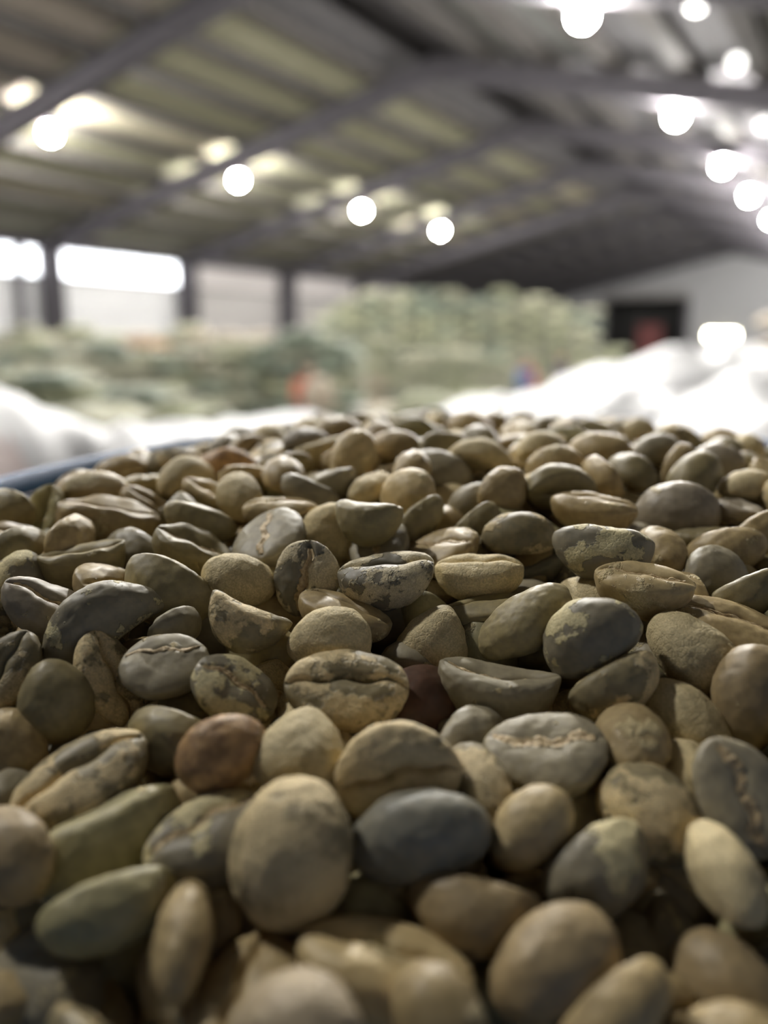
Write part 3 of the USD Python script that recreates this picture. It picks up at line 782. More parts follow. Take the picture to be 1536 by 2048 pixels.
# position (mm from the lens, x right, y ahead, z up), turn, length, width and thickness ratios, bend; colour, shape options, label
HEROES = [
    ([-2.94, 62.52, -27.29, 0.287, 0.034, -0.0, 0.957, 10.08, 0.7, 0.44, 0.03], 'mottled', {'cd': 1.0, 'ico': 5}, 'large pale mottled bean with straight dark crease, centre of heap'),
    ([3.34, 66.05, -30.53, 0.813, 0.359, -0.194, -0.415, 8.55, 0.8, 0.44, 0.03], 'redbrown', {}, 'small reddish brown bean tucked beside the central creased bean'),
    ([-4.69, 68.1, -25.56, 0.82, 0.047, -0.007, -0.57, 7.3, 0.82, 0.44, 0.03], 'silver', {}, 'round pale flaky bean right behind the central creased bean'),
    ([4.57, 71.61, -27.22, 0.676, 0.47, 0.353, -0.445, 7.54, 0.86, 0.44, 0.03], 'silver', {'tp': 0.35}, 'egg shaped pale bean standing behind the reddish brown bean'),
    ([9.67, 65.83, -28.24, -0.023, 0.04, -0.088, 0.995, 10.43, 0.58, 0.54, 0.26], 'grey', {'dip': 0.3, 'chaff': 1}, 'long dark grey curved bean with hollow face and tan end'),
    ([12.45, 71.38, -24.88, -0.627, -0.238, -0.172, 0.721, 10.19, 0.5, 0.44, 0.05], 'olive', {'tp': -0.15}, 'smooth olive bean slanting up like a cylinder, pale tip'),
    ([17.98, 66.74, -25.45, 0.963, -0.023, 0.267, 0.02, 8.73, 0.72, 0.62, 0.03], 'greypatch', {}, 'dark grey domed bean with a bright flaky patch on top'),
    ([18.79, 64.23, -27.56, -0.346, -0.273, -0.107, 0.891, 8.11, 0.68, 0.5, 0.06], 'mottled', {}, 'mottled olive bean pressed flat against the flaky patched bean'),
    ([27.03, 67.58, -26.69, 0.714, -0.386, -0.055, -0.582, 9.6, 0.62, 0.44, 0.1], 'silver', {}, 'long netted pale bean slanting down behind the dark gap'),
    ([24.58, 62.47, -30.53, 0.729, -0.433, -0.098, -0.521, 8.34, 0.66, 0.44, 0.03], 'silver', {}, 'grey netted bean slanting down below the long netted bean'),
    ([12.04, 57.0, -29.96, 0.209, -0.059, -0.071, 0.973, 9.2, 0.78, 0.44, 0.03], 'grey', {'chaff': 2, 'e': 0.1, 'cx': 0.15, 'ico': 5, 'lobe': 0.4}, 'large grey bean with ragged orange tan crease across its face'),
    ([18.95, 58.43, -30.38, -0.668, 0.712, -0.095, 0.195, 8.03, 0.72, 0.44, 0.03], 'tan', {}, 'small pale brown bean beside the orange creased grey bean'),
    ([0.99, 53.56, -29.99, 0.633, -0.027, 0.046, 0.772, 9.05, 0.77, 0.44, 0.03], 'blotched', {'cd': 0.7, 'e': -0.12, 'ico': 5}, 'large mottled bean with crescent crease in front of central bean'),
    ([-6.04, 56.79, -30.09, 0.71, 0.666, 0.065, -0.22, 8.06, 0.82, 0.44, 0.03], 'silver', {'tp': 0.4}, 'upright pale teardrop bean in front of central bean'),
    ([-12.11, 62.94, -27.61, 0.23, 0.254, -0.096, 0.935, 7.39, 0.8, 0.44, 0.03], 'greypatch', {'chaff': 1}, 'grey bean with white patches and tan crease end'),
    ([-18.19, 64.91, -26.25, 0.25, 0.004, 0.153, 0.956, 7.41, 0.85, 0.44, 0.03], 'grey', {'chaff': 1, 'lobe': 0.2, 'cd': 0.12, 'cx': 0.3}, 'smooth grey bean with pale scratch and torn tan skin'),
    ([-23.2, 66.36, -28.29, 0.134, 0.484, -0.205, 0.84, 8.76, 0.66, 0.44, 0.03], 'mottled', {'cd': 1.0}, 'mottled bean with deep dark crease standing on its end'),
    ([-26.83, 63.16, -28.84, 0.431, 0.713, 0.324, -0.449, 7.04, 0.84, 0.44, 0.03], 'olive', {'tp': 0.15}, 'smooth grey green egg shaped bean with one pale streak'),
    ([-31.83, 65.73, -27.12, 0.359, -0.269, 0.462, 0.765, 7.18, 0.72, 0.44, 0.03], 'mottled', {}, 'pale mottled bean cut by the picture edge, behind smooth egg'),
    ([-32.62, 74.7, -28.59, 0.622, 0.736, -0.091, -0.251, 8.08, 0.7, 0.44, 0.03], 'tan', {}, 'small tan bean under the long arched bean'),
    ([-25.35, 70.57, -25.49, 0.922, 0.278, 0.222, -0.151, 12.03, 0.44, 0.42, 0.3], 'greypatch', {}, 'long arched grey bean with a flaky lower end'),
    ([-30.71, 72.54, -23.79, 0.154, 0.291, 0.045, 0.943, 8.71, 0.66, 0.44, 0.03], 'violet', {'cd': 0.8, 'chaff': 1}, 'violet grey bean with crease running down its face'),
    ([-36.96, 79.46, -23.97, -0.564, -0.511, -0.103, 0.64, 7.49, 0.7, 0.44, 0.03], 'greypatch', {}, 'grey bean with white flakes behind the violet grey bean'),
    ([-26.4, 77.65, -23.33, 0.143, 0.214, 0.505, 0.824, 8.22, 0.85, 0.44, 0.03], 'tan', {}, 'small striped brown bean with crease at its end'),
    ([-20.45, 76.9, -23.2, -0.447, 0.251, 0.161, 0.843, 9.47, 0.7, 0.55, 0.03], 'olive', {}, 'smooth waxy olive bean with an amber spot'),
    ([-14.21, 78.07, -23.04, 0.868, -0.027, -0.146, -0.474, 7.35, 0.72, 0.44, 0.03], 'silver', {}, 'glittering pale netted bean beside the amber spotted bean'),
    ([-11.86, 69.35, -23.67, -0.192, 0.2, 0.05, 0.96, 7.56, 0.6, 0.52, 0.28], 'mottled', {}, 'olive bean with a scooped out concave top'),
    ([-7.56, 77.27, -22.61, 0.397, -0.438, 0.506, 0.628, 7.37, 0.88, 0.44, 0.03], 'greysilver', {'chaff': 2, 'ico': 5, 'cd': 0.8}, 'upright dark bean with silvery flakes and frayed tan crease'),
    ([0.19, 75.59, -21.38, 0.071, -0.058, 0.02, 0.996, 9.28, 0.72, 0.5, 0.08], 'greysilver', {'cd': 0.7}, 'grey bean with silvery crease lying beside upright frayed bean'),
    ([9.46, 78.3, -21.89, 0.038, -0.018, -0.055, 0.998, 8.72, 0.66, 0.5, 0.03], 'silver', {'cd': 0.7}, 'pale netted bean with thin crease, level on the heap'),
    ([15.57, 84.81, -22.72, 0.101, -0.145, -0.036, 0.984, 8.74, 0.66, 0.44, 0.14], 'blue', {'chaff': 1, 'dip': 0.5}, 'blue grey curved bean with an orange crease'),
    ([0.85, 79.13, -26.79, -0.474, -0.068, -0.017, 0.878, 10.42, 0.6, 0.52, 0.08], 'grey', {}, 'smooth grey bean with square end lying in shade'),
    ([9.75, 74.45, -24.72, -0.006, -0.069, -0.042, 0.997, 8.71, 0.62, 0.44, 0.03], 'olive', {}, 'olive bean half hidden behind the slanting cylinder bean'),
    ([21.25, 82.65, -23.86, 0.777, 0.126, 0.236, -0.569, 7.77, 0.66, 0.44, 0.03], 'greysilver', {}, 'dark grey bean with a shiny silver streak'),
    ([23.77, 72.79, -21.49, 0.111, 0.015, -0.169, 0.979, 8.77, 0.62, 0.54, 0.06], 'tanpale', {'dip': 0.2, 'chaff': 1}, 'pale buttery bean with a hollow crease, lying level'),
    ([20.4, 77.99, -25.48, 0.716, -0.337, 0.334, -0.512, 8.6, 0.7, 0.44, 0.03], 'silver', {}, 'flaky bean behind the bright flaky patched bean'),
    ([25.3, 78.39, -27.06, 0.801, 0.572, 0.131, -0.117, 7.37, 0.75, 0.44, 0.03], 'grey', {}, 'small round grey bean under the pale buttery bean'),
    ([30.78, 69.83, -24.76, 0.139, 0.07, -0.247, 0.956, 10.64, 0.64, 0.44, 0.03], 'tan', {'chaff': 1, 'cd': 0.6}, 'broad tan bean with wavy pale crease lines'),
    ([32.87, 79.47, -23.35, 0.824, 0.264, -0.121, -0.487, 7.88, 0.9, 0.44, 0.03], 'grey', {}, 'round dark grey bean end with a shiny spot'),
    ([33.8, 74.58, -22.99, -0.364, -0.22, -0.207, 0.881, 7.51, 0.6, 0.44, 0.03], 'olive', {}, 'pale olive bean beyond the round dark grey end'),
    ([35.95, 84.35, -21.62, -0.609, -0.051, -0.23, 0.757, 8.3, 0.66, 0.44, 0.03], 'tan', {}, 'plump brownish bean beyond the buttery bean'),
    ([34.55, 86.98, -20.62, -0.029, -0.037, -0.18, 0.983, 7.29, 0.6, 0.44, 0.03], 'olive', {}, 'thin olive bean edge behind the plump brownish bean'),
    ([40.93, 88.66, -20.8, -0.474, -0.236, 0.063, 0.846, 8.47, 0.7, 0.44, 0.03], 'tan', {}, 'tan bean at picture edge behind the plump brownish bean'),
    ([21.46, 78.62, -19.3, -0.263, 0.065, -0.127, 0.954, 9.68, 0.52, 0.52, 0.03], 'greypatch', {}, 'long grey olive bean with a pale lichen like patch'),
    ([16.35, 89.27, -19.81, -0.005, 0.169, -0.122, 0.978, 8.73, 0.6, 0.44, 0.03], 'green', {'dip': 0.3}, 'greenish bean sloping down to the long lichen patched bean'),
    ([28.53, 82.55, -21.59, 0.668, -0.59, 0.227, -0.393, 7.64, 0.7, 0.44, 0.03], 'tan', {}, 'small tan bean end behind the buttery bean'),
    ([33.38, 92.87, -19.67, 0.771, -0.052, 0.174, -0.61, 9.87, 0.8, 0.55, 0.03], 'violet', {}, 'big smooth dome shaped brown grey bean'),
    ([23.03, 89.2, -17.76, 0.05, 0.038, -0.136, 0.989, 9.45, 0.66, 0.44, 0.03], 'tan', {}, 'tan bean with bright lit top behind the lichen patched bean'),
    ([21.93, 105.0, -16.33, 0.756, 0.066, 0.188, -0.624, 7.7, 0.85, 0.44, 0.03], 'tanpale', {}, 'round pale dome bean on the far slope'),
    ([6.74, 105.93, -17.0, 0.754, -0.1, -0.044, -0.647, 9.39, 0.7, 0.44, 0.03], 'grey', {}, 'smooth grey dome bean on the far slope'),
    ([-3.92, 107.41, -15.12, 0.587, 0.474, 0.393, -0.525, 7.98, 0.76, 0.44, 0.03], 'tanpale', {}, 'pale egg shaped bean standing upright on the crest'),
    ([-0.3, 121.54, -15.18, 0.635, -0.544, -0.021, -0.548, 8.2, 0.7, 0.44, 0.03], 'brown', {}, 'brown bean leaning behind the upright egg on the crest'),
    ([2.89, 100.65, -16.15, 0.629, 0.56, -0.136, -0.521, 8.06, 0.6, 0.44, 0.03], 'tan', {}, 'small orange tan bean beside the upright egg'),
    ([13.44, 94.35, -17.2, 0.642, 0.42, -0.153, -0.622, 8.14, 0.7, 0.44, 0.03], 'tan', {}, 'tan ridged bean behind the wedge shaped olive bean'),
    ([-5.76, 89.36, -20.85, 0.794, 0.02, -0.024, -0.608, 7.65, 0.85, 0.44, 0.03], 'silver', {}, 'round glittering grey bean behind the frayed upright bean'),
    ([-0.59, 85.73, -21.1, 0.083, -0.279, 0.613, 0.735, 7.84, 0.85, 0.44, 0.03], 'grey', {'chaff': 2, 'lobe': 0.5}, 'grey bean with vertical tan crease and curled skin flake'),
    ([-12.18, 84.97, -20.15, 0.043, -0.236, 0.623, 0.744, 9.19, 0.88, 0.44, 0.03], 'grey', {'chaff': 2, 'lobe': 0.4}, 'grey bean with diagonal orange crease'),
    ([-19.75, 83.5, -20.87, 0.095, 0.232, 0.029, 0.968, 8.42, 0.76, 0.65, 0.03], 'olive', {'dip': 0.5, 'chaff': 1}, 'waxy bean with hollow top and small brown pit'),
    ([-30.65, 81.61, -21.44, 0.029, -0.054, 0.193, 0.979, 8.65, 0.6, 0.6, 0.22], 'olive', {'chaff': 1, 'dip': 0.4}, 'banana shaped waxy bean with bright tan crease edge'),
    ([-31.74, 93.63, -19.71, 0.024, 0.105, 0.138, 0.985, 11.56, 0.64, 0.75, 0.03], 'tan', {'dip': 0.3, 'cd': 0.8, 'lobe': 0.3}, 'large boat shaped bean with open crease near blue rim'),
    ([-28.62, 99.68, -19.85, 0.118, 0.302, 0.027, 0.946, 7.98, 0.66, 0.44, 0.03], 'tan', {}, 'bean tucked behind the large boat shaped bean'),
    ([-41.11, 97.67, -20.25, 0.356, -0.422, 0.423, 0.719, 7.11, 0.76, 0.44, 0.03], 'green', {'dip': 0.6}, 'greenish hollow faced bean beside the boat shaped bean'),
    ([-34.17, 86.16, -20.98, -0.422, -0.448, 0.466, 0.636, 8.17, 0.7, 0.44, 0.03], 'tan', {}, 'small tan bean between banana and greenish hollow beans'),
    ([-40.45, 89.31, -20.95, 0.036, 0.157, 0.167, 0.973, 7.2, 0.7, 0.44, 0.03], 'tan', {'dip': 0.5}, 'bean with curled rim at the picture edge'),
    ([-38.67, 84.54, -21.78, -0.521, -0.301, 0.45, 0.66, 8.2, 0.7, 0.44, 0.03], 'olive', {}, 'small olive bean under the curled rim bean'),
    ([-20.33, 90.42, -19.26, -0.239, 0.171, 0.109, 0.95, 8.49, 0.6, 0.44, 0.03], 'olive', {}, 'long olive bean behind the hollow topped bean'),
    ([-21.24, 99.41, -18.12, 0.143, 0.245, 0.017, 0.959, 6.84, 0.7, 0.44, 0.03], 'tanpale', {'dip': 0.3}, 'pale bean with bright ridged face near the crest'),
    ([-16.71, 96.41, -18.17, 0.653, -0.42, 0.176, -0.605, 8.13, 0.7, 0.44, 0.03], 'silver', {}, 'small whitish flaky bean next to pale ridged bean'),
    ([-11.65, 91.71, -18.61, 0.022, 0.014, 0.06, 0.998, 8.59, 0.6, 0.5, 0.03], 'tanpale', {}, 'bean with bright white lit face and blunt end'),
    ([-1.57, 84.93, -17.66, -0.155, 0.03, -0.325, 0.932, 7.93, 0.7, 0.55, 0.25], 'olive', {}, 'olive saddle shaped bean behind the glittering grey bean'),
    ([3.34, 90.0, -19.4, -0.28, -0.356, -0.048, 0.89, 7.51, 0.6, 0.44, 0.03], 'olive', {}, 'olive bean leaning over the saddle shaped bean'),
    ([3.02, 94.55, -17.64, 0.699, -0.266, 0.32, -0.581, 8.24, 0.8, 0.44, 0.03], 'tanpale', {}, 'pale domed bean just behind the leaning olive bean'),
    ([-1.59, 99.44, -17.69, -0.634, -0.353, 0.261, 0.637, 8.3, 0.45, 0.44, 0.03], 'silver', {}, 'grey white bean below the upright egg on the crest'),
    ([9.72, 88.68, -20.13, -0.369, -0.377, -0.113, 0.842, 7.42, 0.66, 0.44, 0.03], 'olive', {}, 'wedge shaped olive bean with white chaff on its edge'),
    ([5.96, 84.01, -21.21, 0.142, -0.154, -0.362, 0.908, 8.36, 0.9, 0.44, 0.03], 'tan', {'chaff': 1}, 'round faced bean with torn tan skin behind level netted bean'),
    ([10.64, 95.98, -18.99, 0.744, 0.17, 0.202, -0.614, 7.09, 0.7, 0.44, 0.03], 'grey', {}, 'dark grey bean behind the wedge shaped olive bean'),
    ([29.82, 62.8, -28.37, 0.73, 0.395, 0.45, -0.329, 8.94, 0.7, 0.44, 0.03], 'brown', {}, 'broad brown bean at picture edge beside netted beans'),
    ([24.57, 51.96, -30.76, 0.386, 0.239, -0.547, 0.703, 8.28, 0.72, 0.44, 0.03], 'grey', {'chaff': 2, 'lobe': 0.5}, 'large grey bean with long orange crease at picture edge'),
    ([18.81, 52.98, -32.84, 0.745, -0.379, -0.027, -0.548, 7.96, 0.8, 0.44, 0.03], 'mottled', {}, 'broad patchy bean behind the hollow pale rimmed bean'),
    ([22.5, 56.9, -32.36, 0.817, 0.57, 0.085, -0.036, 7.16, 0.7, 0.44, 0.03], 'silver', {}, 'small flaky bean above the broad patchy bean'),
    ([21.6, 46.95, -33.32, 0.714, -0.682, 0.034, -0.154, 7.97, 0.5, 0.44, 0.03], 'silver', {}, 'flaky elongated bean leaning down near picture edge'),
    ([13.77, 49.17, -34.08, -0.551, -0.285, -0.102, 0.778, 8.18, 0.72, 0.52, 0.1], 'greypatch', {}, 'pale rimmed bean with a large grey violet patch'),
    ([9.9, 50.61, -32.34, 0.823, 0.281, 0.234, -0.436, 6.71, 0.68, 0.44, 0.03], 'tanpale', {}, 'smooth tan bean below the orange creased grey bean'),
    ([2.49, 50.02, -32.86, 0.973, 0.048, 0.076, -0.211, 9.55, 0.62, 0.5, 0.03], 'blue', {}, 'large smooth blue grey bean without crease in front'),
    ([6.93, 55.05, -32.1, 0.676, -0.513, 0.267, -0.457, 8.09, 0.7, 0.44, 0.03], 'mottled', {}, 'mottled bean squeezed between blue grey and orange creased beans'),
    ([5.8, 46.54, -35.36, -0.604, 0.087, -0.049, 0.791, 8.54, 0.62, 0.44, 0.16], 'brown', {}, 'blurred brown saddle bean below the large blue grey bean'),
    ([-5.93, 48.04, -32.46, 0.65, 0.597, 0.273, -0.383, 9.59, 0.83, 0.5, 0.03], 'blotched', {'ico': 5}, 'largest pale blotched bean standing upright in front'),
    ([-11.96, 50.66, -32.75, 0.081, -0.11, 0.2, 0.97, 8.7, 0.8, 0.62, 0.03], 'greypatch', {'chaff': 1}, 'bean with white flaked edge and dark violet crease'),
    ([-22.1, 54.81, -31.01, 0.168, -0.135, 0.301, 0.929, 10.36, 0.66, 0.44, 0.03], 'mottled', {'cd': 0.8}, 'long bean with broad shadowy crease and grey upper half'),
    ([-19.74, 52.12, -33.54, -0.299, -0.202, 0.197, 0.912, 11.11, 0.5, 0.52, 0.06], 'green', {}, 'long pale green bean lying under the broad creased bean'),
    ([-24.73, 49.15, -33.24, 0.8, -0.316, 0.061, -0.507, 8.06, 0.7, 0.44, 0.03], 'brown', {}, 'amber brown bean at picture edge below creased bean'),
    ([-17.28, 45.77, -34.45, -0.531, -0.165, 0.151, 0.817, 8.51, 0.55, 0.44, 0.03], 'green', {}, 'dim greenish bean under the long pale green bean'),
    ([-11.87, 55.47, -29.39, 0.816, 0.253, 0.047, -0.518, 6.92, 0.78, 0.44, 0.03], 'rust', {}, 'rust speckled brown bean'),
    ([-16.59, 60.11, -30.57, -0.583, 0.105, -0.201, 0.78, 8.34, 0.72, 0.44, 0.03], 'olive', {}, 'smooth olive bean behind the rust speckled bean'),
    ([-29.11, 60.26, -31.88, 0.701, -0.409, -0.342, -0.474, 7.2, 0.7, 0.44, 0.03], 'tan', {}, 'tan bean with a pale streak at picture edge'),
    ([-28.06, 55.22, -33.49, 0.591, 0.464, -0.473, -0.461, 7.12, 0.7, 0.44, 0.03], 'grey', {}, 'grey bean sliver at picture edge'),
    ([-24.92, 49.13, -39.13, 0.885, 0.082, -0.169, -0.426, 7.11, 0.7, 0.44, 0.03], 'grey', {}, 'dim grey bean in the lower corner, above dark ones'),
    ([-17.99, 48.33, -40.64, 0.732, 0.193, -0.104, -0.645, 7.89, 0.7, 0.44, 0.03], 'green', {}, 'dim green grey bean deep in the lower front'),
    ([-20.61, 44.82, -39.99, 0.856, -0.341, 0.041, -0.387, 7.97, 0.7, 0.44, 0.03], 'grey', {}, 'dark grey bean in the lower front corner'),
    ([-12.11, 43.55, -35.58, 0.664, 0.737, -0.013, -0.126, 8.2, 0.42, 0.44, 0.03], 'tan', {}, 'upright tan oval bean in the lower front'),
    ([-8.01, 42.1, -37.09, -0.029, -0.079, 0.594, 0.8, 8.35, 0.75, 0.44, 0.03], 'tan', {}, 'blurred tan creased bean behind the pale pinkish dome'),
    ([0.06, 42.59, -35.95, -0.019, 0.088, -0.072, 0.993, 10.51, 0.62, 0.5, 0.03], 'tanpale', {'dip': 0.22, 'ico': 5}, 'largest blurred bean with a grey hollow face in front'),
    ([-4.37, 36.58, -35.53, 0.879, -0.116, 0.274, -0.372, 8.08, 0.8, 0.44, 0.03], 'pink', {}, 'pale pinkish dome bean at the bottom edge'),
    ([3.32, 37.86, -35.96, 0.677, -0.484, -0.042, -0.553, 7.02, 0.7, 0.44, 0.03], 'tan', {}, 'blurred bean with a glowing tan rim at bottom edge'),
    ([10.01, 42.31, -36.15, 0.88, 0.214, 0.193, -0.379, 8.39, 0.72, 0.44, 0.03], 'brown', {}, 'large blurred amber brown dome bean in the lower front'),
    ([12.68, 39.65, -36.45, -0.601, -0.316, -0.081, 0.73, 7.48, 0.55, 0.44, 0.03], 'tan', {}, 'blurred tan bean leaning on the amber dome bean'),
    ([16.84, 46.6, -40.94, 0.733, -0.491, -0.059, -0.468, 9.45, 0.7, 0.44, 0.03], 'grey', {}, 'dark grey bean behind the leaning blurred tan bean'),
    ([20.06, 51.48, -38.75, 0.836, 0.279, -0.069, -0.468, 8.35, 0.7, 0.44, 0.03], 'grey', {}, 'dim greenish bean in the hollow below the patchy bean'),
    ([21.13, 42.81, -38.31, 0.646, -0.436, 0.091, -0.62, 8.11, 0.7, 0.44, 0.03], 'brown', {}, 'dim brown bean in the lower corner'),
    ([24.97, 48.85, -38.07, 0.816, 0.558, 0.098, -0.115, 8.12, 0.7, 0.44, 0.03], 'green', {}, 'dim green bean at picture edge below flaky elongated bean'),
    ([-0.54, 49.44, -37.56, 0.761, 0.184, -0.34, -0.521, 8.25, 0.7, 0.44, 0.03], 'green', {}, 'dim bean in the dark gap under the blue grey bean'),
    ([-10.79, 72.42, -28.21, -0.637, 0.121, -0.248, 0.72, 8.56, 0.7, 0.44, 0.03], 'olive', {}, 'small olive bean with glints beside the central bean'),
    ([-16.73, 76.48, -28.66, -0.635, 0.257, 0.194, 0.702, 7.56, 0.7, 0.44, 0.03], 'grey', {}, 'dark grey bean in the hollow below the scooped bean'),
    ([-19.1, 71.29, -25.18, -0.439, -0.178, 0.518, 0.712, 6.21, 0.7, 0.44, 0.03], 'grey', {}, 'small grey bean tip behind the scratched smooth bean'),
    ([5.05, 69.21, -33.44, 0.782, 0.453, -0.184, -0.387, 8.85, 0.7, 0.44, 0.03], 'grey', {}, 'small grey bean under the hollow curved grey bean'),
    ([6.66, 61.3, -31.43, 0.689, 0.27, -0.322, -0.591, 8.09, 0.7, 0.44, 0.03], 'grey', {}, 'grey bean end behind the crescent creased bean'),
    ([-1.19, 65.17, -32.96, -0.67, -0.167, 0.267, 0.672, 8.53, 0.7, 0.44, 0.03], 'grey', {}, 'dark flat bean in the gap below the central bean'),
    ([24.9, 70.9, -29.11, 0.791, 0.526, -0.018, -0.312, 8.44, 0.7, 0.44, 0.03], 'grey', {}, 'dark grey bean in the gap beside the pressed mottled bean'),
    ([27.79, 73.77, -32.16, 0.636, -0.435, 0.374, -0.516, 8.82, 0.7, 0.44, 0.03], 'violet', {}, 'dark bean deep under the long netted bean'),
    ([15.1, 57.81, -35.32, 0.793, 0.311, -0.22, -0.475, 8.39, 0.7, 0.44, 0.03], 'grey', {}, 'dark bean deep behind the pale rimmed bean'),
    ([-26.74, 86.43, -22.71, 0.674, -0.296, 0.132, -0.664, 8.38, 0.7, 0.44, 0.03], 'grey', {}, 'dark bean in the hole behind the banana shaped bean'),
    ([28.96, 76.51, -24.49, 0.595, -0.574, 0.317, -0.464, 7.4, 0.7, 0.44, 0.03], 'tan', {}, 'small tan bean end below the pale buttery bean'),
    ([-37.58, 116.43, -18.69, -0.599, -0.225, 0.044, 0.767, 8.4, 0.7, 0.44, 0.03], 'tan', {}, 'lumpy tan bean rising by the blue rim'),
    ([-41.18, 108.93, -19.65, -0.563, -0.329, 0.401, 0.643, 8.2, 0.7, 0.44, 0.03], 'tan', {}, 'small tan bean touching the blue rim'),
    ([-44.54, 96.53, -19.83, -0.635, 0.115, -0.206, 0.735, 8.16, 0.7, 0.44, 0.03], 'olive', {}, 'olive bean at the picture edge under the blue rim'),
    ([-31.26, 122.64, -18.02, -0.341, 0.146, 0.152, 0.916, 7.85, 0.7, 0.44, 0.03], 'olive', {}, 'olive bean on the crest between lumpy bean and rim'),
    ([-21.64, 112.24, -16.98, -0.561, -0.041, 0.085, 0.822, 8.56, 0.7, 0.44, 0.03], 'rust', {}, 'bean with a rusty brown stain near the crest'),
    ([-13.57, 110.1, -16.45, -0.319, -0.139, 0.035, 0.937, 7.72, 0.7, 0.44, 0.03], 'olive', {}, 'olive bean on the crest left of the upright egg'),
    ([-8.44, 96.84, -17.59, -0.28, 0.219, 0.064, 0.932, 8.03, 0.55, 0.44, 0.03], 'grey', {}, 'long grey bean below the upright egg'),
    ([27.25, 100.77, -16.49, -0.366, 0.412, -0.449, 0.703, 7.95, 0.7, 0.44, 0.03], 'tan', {}, 'small tan bean with bright edge beyond the dome bean'),
    ([38.67, 108.52, -16.41, -0.535, -0.45, 0.123, 0.704, 8.2, 0.7, 0.44, 0.03], 'tan', {}, 'small bean with a bright glint on the far right slope'),
    ([39.96, 93.46, -18.61, -0.048, 0.06, -0.598, 0.798, 8.32, 0.7, 0.44, 0.03], 'violet', {'dip': 0.6}, 'curled bean behind the big smooth dome bean'),
]
